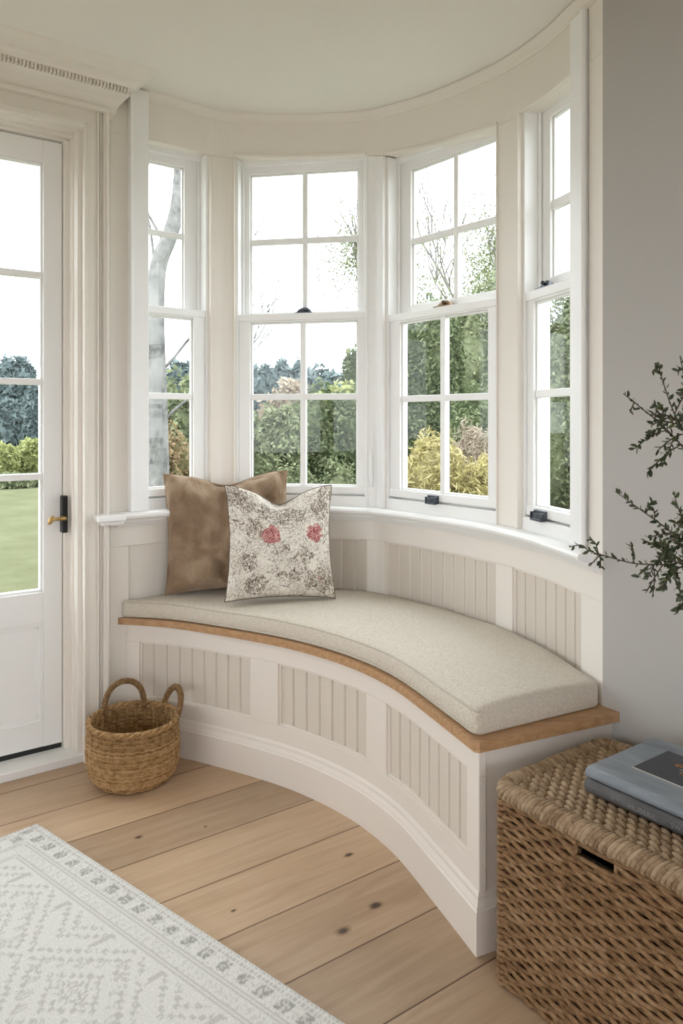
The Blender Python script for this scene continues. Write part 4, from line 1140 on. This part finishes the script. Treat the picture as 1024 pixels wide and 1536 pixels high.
def branch(pts, subs, leaf=0.0118, dens=150, thick=0.0022, bare=0.35, pos0=True):
    """pts: world points from vase mouth to tip; leaves in pairs along the outer stretch"""
    c = [Vector(p)-po for p in pts]
    sm = [Vector(q) for q in catmull([tuple(v) for v in c], 8)]
    mb = MB(); lm = MB(); rr = random.Random(len(subs)*7+int(abs(pts[-1][0])*1000))
    def leaves(line, dn, start):
        dn *= 1.6
        tot = 0; acc = 0
        ln = sum((line[i+1]-line[i]).length for i in range(len(line)-1))
        for i in range(len(line)-1):
            a_, b_ = line[i], line[i+1]; sg = (b_-a_); 
            m_ = max(1, int(sg.length*dn))
            for k in range(m_):
                tot = acc+sg.length*k/m_
                if tot < ln*start: continue
                base = a_+sg*(k/m_); t = sg.normalized()
                side = Vector((rr.gauss(0, 1), rr.gauss(0, 1), rr.gauss(0, 1))).cross(t).normalized()
                dr = (t*0.75+side*0.9).normalized(); w = dr.cross(Vector((rr.gauss(0, 1), rr.gauss(0, 1), rr.gauss(0, 1)))).normalized(); up = w.cross(dr)*0.15
                ll = leaf*(0.6+0.7*rr.random()); lw = ll*0.21
                lm.add([base, base+dr*ll*0.3+w*lw+up*ll, base+dr*ll*0.7+w*lw*0.8+up*ll, base+dr*ll, base+dr*ll*0.7-w*lw*0.8-up*ll*0, base+dr*ll*0.3-w*lw], [(0, 1, 2, 3, 4, 5)])
            acc += sg.length
    n_ = len(sm)
    mb.tube(sm, [thick*(1-0.7*i/(n_-1)) for i in range(n_)], 6)
    leaves(sm, dens, bare)
    for (f0, dx, dy, D2_) in subs:   # f0 fraction along; tip given in image-space offsets turned into world metres
        k = int(f0*(n_-1)); base = sm[k]; tip = base+Vector((dx, D2_, dy)); mid_ = (base+tip)/2+Vector((0.004, 0.0, 0.008))
        ln = [Vector(q) for q in catmull([tuple(base), tuple(mid_), tuple(tip)], 5)]
        mb.tube(ln, [thick*0.5, ]*(len(ln)-1)+[thick*0.2], 5); leaves(ln, dens*1.5, 0.12)
    br = mb.build('twig', twigm, plant, smooth=True)
    lm.build('leaves', leafm, br, recalc=False)
mouth = Vector((*VP, VZ+0.19))
# low branch reaching furthest left (tip at the sill)
branch([mouth, P3(1085, 880, 1.27), P3(1010, 850, 1.33), P3(950, 845, 1.40), P3(905, 833, 1.45), P3(880, 826, 1.48)],
       [(0.99, -0.035, 0.006, 0.01), (0.86, -0.022, 0.028, 0), (0.80, -0.028, -0.022, 0), (0.9, 0.012, -0.03, 0), (0.62, -0.01, 0.035, 0), (0.42, -0.05, 0.045, 0.02), (0.45, -0.03, -0.05, 0), (0.36, -0.02, 0.06, 0), (0.4, 0.02, -0.07, 0.02), (0.5, 0.0, -0.06, 0), (0.3, -0.05, 0.05, 0), (0.33, 0.03, -0.09, 0)], dens=70, bare=0.30)
# middle branch, tip near (920,737)
branch([mouth, P3(1090, 860, 1.26), P3(1030, 815, 1.32), P3(975, 775, 1.38), P3(922, 737, 1.42)],
       [(0.55, -0.06, 0.004, 0.0), (0.72, -0.012, 0.02, 0), (0.8, 0.01, 0.02, 0), (0.45, 0.0, 0.07, 0), (0.38, 0.02, 0.06, 0), (0.5, -0.05, -0.03, 0.0), (0.3, -0.04, 0.06, 0)], dens=190, bare=0.42)
# upper branch, tip at (933,592)
branch([mouth, P3(1110, 820, 1.24), P3(1045, 700, 1.28), P3(1000, 645, 1.32), P3(965, 615, 1.36), P3(934, 590, 1.38)],
       [(0.90, -0.006, -0.02, 0), (0.62, -0.035, -0.01, 0), (0.6, -0.06, -0.035, 0), (0.55, -0.02, -0.05, 0), (0.5, -0.05, -0.05, 0.02), (0.66, 0.0, 0.03, 0), (0.72, 0.0, 0.025, 0), (0.45, 0.0, 0.08, 0)], dens=170, bare=0.42)
# upright branch, tip at (985,545)
branch([mouth, P3(1120, 830, 1.22), P3(1060, 690, 1.26), P3(1022, 640, 1.29), P3(1003, 600, 1.31), P3(985, 543, 1.33)],
       [(0.62, -0.05, 0.02, 0), (0.66, -0.045, -0.01, 0), (0.6, 0.0, 0.06, 0), (0.7, 0.02, 0.04, 0), (0.97, -0.014, 0.0, 0), (0.5, -0.05, 0.03, 0), (0.55, -0.05, -0.03, 0)], dens=170, bare=0.5)
# rightmost upright, tip at (1020,535)
branch([mouth, P3(1150, 830, 1.18), P3(1080, 690, 1.20), P3(1035, 600, 1.22), P3(1020, 537, 1.24)],
       [(0.7, -0.02, 0.04, 0), (0.8, 0.0, 0.03, 0), (0.6, -0.04, 0.03, 0), (0.5, -0.05, 0.02, 0), (0.9, -0.012, 0.01, 0)], dens=200, bare=0.45)
# short branch with its tip at (1010,738) and a drooping one at (1010,915)
branch([mouth, P3(1080, 850, 1.24), P3(1035, 800, 1.26), P3(1020, 770, 1.27), P3(1010, 740, 1.28)],
       [(0.7, -0.012, -0.03, 0), (0.6, -0.02, 0.0, 0), (0.8, 0.012, -0.02, 0), (0.5, -0.04, -0.02, 0)], dens=150, bare=0.45)
branch([mouth, P3(1085, 900, 1.22), P3(1035, 905, 1.24), P3(1012, 915, 1.26)],
       [(0.8, -0.01, 0.014, 0), (0.9, -0.008, -0.012, 0), (0.6, 0.0, -0.02, 0)], dens=110, bare=0.6)
# dense middle mass on the right edge
branch([mouth, P3(1075, 870, 1.25), P3(1030, 850, 1.28), P3(990, 838, 1.32), P3(970, 870, 1.33)],
       [(0.5, -0.05, 0.02, 0), (0.55, -0.04, -0.04, 0), (0.6, -0.03, 0.03, 0), (0.65, -0.02, -0.05, 0), (0.7, -0.02, 0.03, 0), (0.75, 0.03, -0.05, 0), (0.8, 0.03, 0.02, 0), (0.85, -0.03, -0.02, 0), (0.5, 0.0, 0.06, 0), (0.45, -0.02, -0.07, 0)], dens=260, bare=0.35)

# ------------------------------------------------------------------ outdoors
GZ = -0.30
def grass_mat():
    m, nt, b = new_mat('mown_lawn')
    tc = N(nt, 'ShaderNodeTexCoord')
    nz = N(nt, 'ShaderNodeTexNoise', Scale=1.2, Detail=8.0, Roughness=0.7); L(nt, tc.outputs['Object'], nz.inputs['Vector'])
    r = ramp(nt, nz.outputs['Fac'], [(0.3, (0.095, 0.10, 0.056)), (0.7, (0.14, 0.145, 0.088))])
    L(nt, r.outputs[0], b.inputs['Base Color']); b.inputs['Roughness'].default_value = 1; b.inputs['Specular IOR Level'].default_value = 0.0
    return m
mb = MB(); gv = []
nx, ny = 60, 60
xs = np.linspace(-60, 60, nx); ys = np.linspace(-25, 75, ny)
for y in ys:
    for x in xs: gv.append((x, y, GZ+(0.25*noise.noise(Vector((x*0.1, y*0.1, 0))) if y > 10 else 0)))
gf = [(j*nx+i, j*nx+i+1, (j+1)*nx+i+1, (j+1)*nx+i) for j in range(ny-1) for i in range(nx-1)]
mb.add(gv, gf); tag(mb.build('lawn', grass_mat(), smooth=True), 'wide mown pale green lawn outside the bay and door', 'lawn', kind='structure')

def leaf_mat(name, dark, mid, light, trans=0.35):
    m, nt, b = new_mat(name)
    ge = N(nt, 'ShaderNodeNewGeometry'); tc = N(nt, 'ShaderNodeTexCoord')
    nz = N(nt, 'ShaderNodeTexNoise', Scale=1.6, Detail=3.0); L(nt, tc.outputs['Object'], nz.inputs['Vector'])
    ad = N(nt, 'ShaderNodeMath'); ad.operation = 'MULTIPLY_ADD'; ad.inputs[1].default_value = 0.6; L(nt, ge.outputs['Random Per Island'], ad.inputs[0])
    mu = N(nt, 'ShaderNodeMath'); mu.operation = 'MULTIPLY_ADD'; mu.inputs[1].default_value = 0.9; mu.inputs[2].default_value = -0.25; L(nt, nz.outputs['Fac'], mu.inputs[0]); L(nt, mu.outputs[0], ad.inputs[2])
    r = ramp(nt, ad.outputs[0], [(0.15, dark), (0.5, mid), (0.9, light)])
    L(nt, r.outputs[0], b.inputs['Base Color']); b.inputs['Roughness'].default_value = 0.7; b.inputs['Specular IOR Level'].default_value = 0.2
    tl = N(nt, 'ShaderNodeBsdfTranslucent'); L(nt, r.outputs[0], tl.inputs[0])
    mx = N(nt, 'ShaderNodeMixShader'); mx.inputs[0].default_value = trans
    out = nt.nodes['Material Output']; L(nt, b.outputs[0], mx.inputs[1]); L(nt, tl.outputs[0], mx.inputs[2]); L(nt, mx.outputs[0], out.inputs[0])
    return m
LM = {
 'green': leaf_mat('hedge_leaf', (0.055, 0.08, 0.035), (0.12, 0.15, 0.07), (0.24, 0.27, 0.15)),
 'olive': leaf_mat('olive_leaf', (0.08, 0.10, 0.05), (0.18, 0.205, 0.11), (0.31, 0.34, 0.20)),
 'yellow': leaf_mat('yellow_leaf', (0.20, 0.18, 0.06), (0.38, 0.33, 0.14), (0.50, 0.44, 0.25)),
 'orange': leaf_mat('autumn_leaf', (0.15, 0.14, 0.06), (0.28, 0.21, 0.11), (0.42, 0.29, 0.18)),
 'tan': leaf_mat('tan_seedhead', (0.22, 0.18, 0.12), (0.34, 0.28, 0.22), (0.44, 0.38, 0.30)),
 'blue': leaf_mat('hazed_distant_pine', (0.09, 0.125, 0.125), (0.14, 0.18, 0.18), (0.20, 0.24, 0.24)),  # distance haze mixed into these pale leaf colours
 'lime': leaf_mat('lime_leaf', (0.15, 0.18, 0.06), (0.28, 0.30, 0.12), (0.40, 0.42, 0.20)),
}
def foliage_mesh(name, lumps, n, ls, mat, parent=None, base=(0, 0, 0), seed=0, core=True, elong=1.4):
    rs = np.random.RandomState(seed+1)
    vol = np.array([l[3]*l[5]+l[4]*l[5] for l in lumps]); cnt = (vol/vol.sum()*n).astype(int)
    C_ = []; NR = []
    for l, c in zip(lumps, cnt):
        d = rs.randn(c, 3); d /= np.linalg.norm(d, axis=1)[:, None]
        ph = rs.rand(6)*6
        bump = 1+0.13*np.sin(d[:, 0]*5+ph[0])*np.sin(d[:, 1]*6+ph[1])+0.10*np.sin(d[:, 2]*9+ph[2]+d[:, 0]*4)+0.06*np.sin(d[:, 1]*17+ph[3])*np.sin(d[:, 2]*15+ph[4])
        r_ = bump*(1-0.28*rs.rand(c)**1.6)
        C_.append(np.array(l[:3])+d*r_[:, None]*np.array(l[3:6])); NR.append(d)
    P = np.concatenate(C_); Dn = np.concatenate(NR)
    m_ = P[:, 2] > (GZ-base[2]); P = P[m_]; Dn = Dn[m_]; k = len(P)
    nrm = Dn+0.8*rs.randn(k, 3); nrm /= np.linalg.norm(nrm, axis=1)[:, None]
    t = np.cross(nrm, rs.randn(k, 3)); t /= np.linalg.norm(t, axis=1)[:, None]; bt = np.cross(nrm, t)
    s_ = ls*(0.6+0.8*rs.rand(k))[:, None]
    V = np.stack([P-t*s_*elong, P-bt*s_*0.6, P+t*s_*elong, P+bt*s_*0.6], 1).reshape(-1, 3)
    Fc = np.arange(4*k).reshape(k, 4)
    verts = V.tolist(); faces = Fc.tolist()
    if core:
        for l in lumps:
            b0 = len(verts); nu_, nv_ = 14, 9
            for i in range(nv_+1):
                th = PI*i/nv_
                for j in range(nu_):
                    a = 2*PI*j/nu_; s2 = 0.72
                    verts.append((l[0]+l[3]*s2*math.sin(th)*math.cos(a), l[1]+l[4]*s2*math.sin(th)*math.sin(a), max(GZ-base[2], l[2]+l[5]*s2*math.cos(th))))
            for i in range(nv_):
                for j in range(nu_): faces.append([b0+i*nu_+j, b0+i*nu_+(j+1) % nu_, b0+(i+1)*nu_+(j+1) % nu_, b0+(i+1)*nu_+j])
    me = bpy.data.meshes.new(name); me.from_pydata(verts, [], faces); me.materials.append(mat); me.update()
    o = bpy.data.objects.new(name, me); COL.objects.link(o)
    if parent: o.parent = parent
    return o
def px_at(x, y, D): return ((x-512)/F*D, D, H+(Y0-y)*D/F)
def bush(name, label, x0, x1, ytop, D, mat, n=9000, ls=0.05, seed=0, ylow=None, depth=None, cat='bush', group=None, lumps_n=9, core=True, elong=1.4):
    """a rounded shrub seen between columns x0..x1 at distance D, top at row ytop, standing on the lawn"""
    X0, X1 = (x0-512)/F*D, (x1-512)/F*D; zt_ = H+(Y0-ytop)*D/F; w = (X1-X0)/2; cx_ = (X0+X1)/2
    dp_ = depth or w*0.8; hgt = zt_-GZ
    rs = random.Random(seed*13+5); lumps = [(0, 0, hgt*0.38, w*0.86, dp_*0.9, hgt*0.50)]
    for i in range(lumps_n):
        a = rs.random()*2*PI; q = rs.random()
        lz = hgt*(0.25+0.5*rs.random()); sc = 0.42+0.2*rs.random(); shrinkf = math.sqrt(max(0.05, 1-((lz/hgt-0.3)/0.8)**2))
        lumps.append((math.cos(a)*w*0.55*shrinkf, math.sin(a)*dp_*0.5*shrinkf, lz, w*sc, dp_*sc, min(hgt*0.32, hgt-lz)))
    o = foliage_mesh(name, lumps, n, ls, mat, base=(cx_, D, GZ), seed=seed, core=core, elong=elong)
    o.location = (cx_, D, GZ)
    # foliage cut-off uses local z=0 as ground
    tag(o, label, cat, group); return o
def skeleton(mb, base, direction, length, radius, depth, rs, spread=0.5, up=0.15, n_kids=(2, 3), shrink_=0.72):
    pts = [Vector(base)]; d = Vector(direction).normalized(); k = 5
    for i in range(k):
        d = (d+Vector((rs.gauss(0, .12), rs.gauss(0, .12), rs.gauss(0, .08)+up*0.3))).normalized()
        pts.append(pts[-1]+d*length/k)
    mb.tube(pts, [radius*(1-0.35*i/k) for i in range(k+1)], 6 if radius > 0.02 else 4)
    tips = [pts[-1]]
    if depth > 0:
        for _ in range(rs.randint(*n_kids)+1):
            st = pts[rs.randint(2, k)]
            nd = (d+Vector((rs.gauss(0, spread), rs.gauss(0, spread), rs.gauss(0, spread*0.5)+up))).normalized()
            tips += skeleton(mb, st, nd, length*shrink_*(0.8+0.4*rs.random()), radius*0.58, depth-1, rs, spread, up, n_kids, shrink_)
    return tips
barkm = simple('grey_bark', (0.16, 0.145, 0.13), 0.9, var=0.4, vscale=3, bump=0.4, bscale=12)
birchm, nt, b = new_mat('pale_birch_bark')
tc = N(nt, 'ShaderNodeTexCoord'); mp = N(nt, 'ShaderNodeMapping'); mp.inputs['Scale'].default_value = (4, 4, 3); L(nt, tc.outputs['Object'], mp.inputs[0])
nz = N(nt, 'ShaderNodeTexNoise', Scale=2.2, Detail=6.0, Roughness=0.7); L(nt, mp.outputs[0], nz.inputs['Vector'])
r = ramp(nt, nz.outputs['Fac'], [(0.36, (0.07, 0.07, 0.068)), (0.46, (0.15, 0.148, 0.14)), (0.62, (0.23, 0.225, 0.215))]); L(nt, r.outputs[0], b.inputs['Base Color']); b.inputs['Roughness'].default_value = 0.9

# pale bare tree outside the narrow left window
D = 6.0
bt = empty('birch_tree', (px_at(232, 700, D)[0], D, GZ)); tag(bt, 'pale grey-barked bare tree with a bending trunk outside the narrow left window', 'tree')
o0 = Vector(bt.location)
mb = MB()
tr = [Vector(px_at(236, y_, D)) if False else Vector(px_at(x_, y_, D)) for x_, y_ in ((240, 810), (238, 700), (236, 600), (233, 500), (234, 430), (240, 390), (256, 350), (268, 300), (272, 220), (270, 100), (262, -60))]
tr[0].z = GZ
trs = [Vector(q) for q in catmull([tuple(v-o0) for v in tr], 5)]
mb.tube(trs, [0.085*(1-0.45*i/(len(trs)-1)) for i in range(len(trs))], 12)
mb.build('trunk', birchm, bt, smooth=True)
mb = MB(); rs = random.Random(2)
for x_, y_, dx, dz, r_ in ((234, 430, -0.5, 1.2, .012), (240, 560, 0.6, 0.9, .012), (238, 640, 0.7, 0.6, .012), (268, 300, 0.5, 1.0, .012), (250, 372, -0.4, 1.0, .012), (272, 200, -0.5, 0.9, .012)):
    skeleton(mb, Vector(px_at(x_, y_, D))-o0, (dx, 0.1, dz), 0.8, r_, 3, rs, 0.5, 0.2)
mb.build('bare_boughs', birchm, bt, smooth=True)

# bare-branched tree with thin leaves outside the right-hand wide window
def bare_tree(name, label, x_, D, h_, seed, leafn, ls, mat, lean=(0, 0)):
    root = empty(name, ((x_-512)/F*D, D, GZ)); tag(root, label, 'tree')
    rs = random.Random(seed); mb = MB()
    tips = skeleton(mb, (0, 0, 0), (lean[0], lean[1], 1), h_*0.40, 0.034*h_/3, 5, rs, 0.33, 0.30, (2, 3), 0.70)
    mb.build('branches', barkm, root, smooth=False)
    if leafn:
        rs2 = np.random.RandomState(seed); T = np.array([tuple(t) for t in tips]); T = T[T[:, 2] < h_*0.74]
        k = leafn; P = T[rs2.randint(0, len(T), k)]+rs2.randn(k, 3)*0.13*h_/3
        t = rs2.randn(k, 3); t /= np.linalg.norm(t, axis=1)[:, None]; bt_ = np.cross(t, rs2.randn(k, 3)); bt_ /= np.linalg.norm(bt_, axis=1)[:, None]
        V = np.stack([P-t*ls, P-bt_*ls*.5, P+t*ls, P+bt_*ls*.5], 1).reshape(-1, 3)
        me = bpy.data.meshes.new('foliage'); me.from_pydata(V.tolist(), [], np.arange(4*k).reshape(k, 4).tolist()); me.materials.append(mat)
        o = bpy.data.objects.new('foliage', me); COL.objects.link(o); o.parent = root
bare_tree('bare_tree', 'thin bare-branched tree seen left in the upper panes of the wide right window', 655, 14.0, 6.3, 5, 5200, 0.034, LM['olive'])
bare_tree('bare_tree', 'leaning bare-branched tree seen right in the upper panes of the wide right window', 745, 17.0, 7.6, 12, 7000, 0.040, LM['olive'], (0.12, 0))

# shrubs and hedges, near to far
bush('autumn_shrub', 'orange-tinged shrub low behind the narrow left window', 190, 300, 632, 6.6, LM['orange'], 15300, 0.0161, 1)
bush('grey_green_shrub', 'grey-green shrub just above the orange-tinged one at the narrow left window', 200, 345, 545, 10.5, LM['olive'], 12000, 0.045, 2)
bush('broad_hedge', 'broad green shrub filling the lower left panes behind the pillows', 330, 470, 608, 7.0, LM['olive'], 27200, 0.0186, 3)
bush('broad_hedge', 'darker green shrub filling the lower right panes behind the floral pillow', 425, 575, 582, 8.0, LM['green'], 34000, 0.0211, 4)
bush('low_shrub', 'low pale olive shrub under the two hedges of the wide left window', 390, 560, 690, 5.4, LM['olive'], 20400, 0.0136, 21)
bush('seed_thicket', 'tan pinkish thicket above the left hedge of the wide left window', 370, 475, 566, 13.0, LM['tan'], 9000, 0.05, 5)
bush('hedge_row', 'lime-green hedge behind the lower right panes of the wide left window', 440, 585, 552, 15.0, LM['lime'], 10000, 0.07, 6)
bush('tall_hedge', 'tall green shrub filling the left panes of the wide right window', 580, 705, 452, 8.3, LM['green'], 44200, 0.0211, 7, lumps_n=12)
bush('tall_hedge', 'taller brighter green shrub filling the right panes of the wide right window', 655, 800, 400, 10.6, LM['olive'], 44200, 0.0223, 8, lumps_n=12)
bush('tall_hedge', 'green shrub behind the narrow right-hand window by the grey wall', 800, 980, 380, 7.0, LM['olive'], 37400, 0.0186, 9, lumps_n=10)
bush('dark_shrub', 'dark green shrub just above the yellow grasses', 640, 790, 578, 6.4, LM['green'], 27200, 0.0161, 10)
bush('ornamental_grass', 'mound of yellow ornamental grass low behind the wide right window', 592, 800, 652, 4.9, LM['yellow'], 46000, 0.0085, 11, cat='grass', elong=3.2)
bush('feathery_grass', 'feathery tan plumes behind the top of the yellow grass mound', 668, 800, 640, 5.7, LM['tan'], 16000, 0.0085, 51, cat='grass', elong=3.5, core=False)
bush('far_tree', 'round dark far tree at the right edge of the wide left window', 515, 560, 523, 17.0, LM['green'], 7000, 0.07, 12, cat='tree')
for i, (a, b_, yt, D_, s_) in enumerate(((366, 425, 545, 42, 31), (405, 462, 541, 46, 32), (440, 520, 549, 40, 33), (480, 560, 554, 38, 34), (330, 385, 548, 44, 35), (210, 300, 540, 45, 40))):
    bush('distant_tree', ['blue-green distant tree at the left edge of the wide left window', 'blue-green distant tree left of the centre bar of the wide left window', 'blue-green distant tree right of the centre bar of the wide left window', 'blue-green distant tree towards the right side of the wide left window', 'blue-green distant tree behind the post left of the wide left window', 'blue-green distant tree behind the bare trunk at the narrow left window'][i], a, b_, yt, D_, LM['blue'], 5000, 0.16, s_, cat='tree', group='distant trees beyond the garden')
# view through the door
bush('pine_tree', 'tall blue-green tree standing furthest back through the door glass', -20, 56, 538, 34, LM['blue'], 14000, 0.14, 41, cat='tree', lumps_n=14)
bush('pine_tree', 'greyish drooping tree at the left edge of the door glass', -50, 34, 600, 26, LM['blue'], 10000, 0.11, 42, cat='tree')
bush('pine_tree', 'blue-green tree next to the stile in the door glass', 34, 110, 570, 30, LM['blue'], 10000, 0.12, 43, cat='tree')
bush('lime_shrub', 'lime-green shrub across the middle of the door glass', 18, 90, 655, 19, LM['lime'], 12000, 0.08, 44)
bush('lime_shrub', 'lime-green shrub at the left edge of the door glass', -40, 22, 668, 18, LM['lime'], 9000, 0.08, 45)
bush('garden_shrub', 'low mid-green shrub at the lawn edge in the door glass', -10, 70, 712, 16.5, LM['olive'], 9000, 0.06, 46)

# ------------------------------------------------------------------ light
w = bpy.data.worlds.new('overcast'); scene.world = w; w.use_nodes = True
nt = w.node_tree; bg = nt.nodes['Background']
tc = N(nt, 'ShaderNodeTexCoord'); sx_ = N(nt, 'ShaderNodeSeparateXYZ'); L(nt, tc.outputs['Generated'], sx_.inputs[0])
nzw = N(nt, 'ShaderNodeTexNoise', Scale=3.0, Detail=4.0); L(nt, tc.outputs['Generated'], nzw.inputs['Vector'])
rw = ramp(nt, sx_.outputs[2], [(0.0, (0.92, 0.955, 1.0)), (0.35, (0.91, 0.95, 1.0)), (1.0, (0.94, 0.97, 1.0))])
L(nt, rw.outputs[0], bg.inputs['Color']); bg.inputs['Strength'].default_value = 4.4
scene.cycles.max_bounces = 10; scene.cycles.diffuse_bounces = 6; scene.cycles.transparent_max_bounces = 12
scene.cycles.use_denoising = True
scene.cycles.sample_clamp_indirect = 6
# ------------------------------------------------------------------ camera
cam = bpy.data.cameras.new('camera'); co_ = bpy.data.objects.new('camera', cam); COL.objects.link(co_)
co_.location = (0, 0, H); co_.rotation_euler = (PI/2, 0, 0)
cam.sensor_fit = 'VERTICAL'; cam.sensor_height = 36; cam.lens = F/1536*36; cam.shift_y = -(768-Y0)/1536; cam.clip_start = 0.05; cam.clip_end = 300
scene.camera = co_
vs = scene.view_settings; vs.view_transform = 'Standard'; vs.look = 'None'; vs.gamma = 1; vs.use_curve_mapping = False; vs.exposure = 0.42
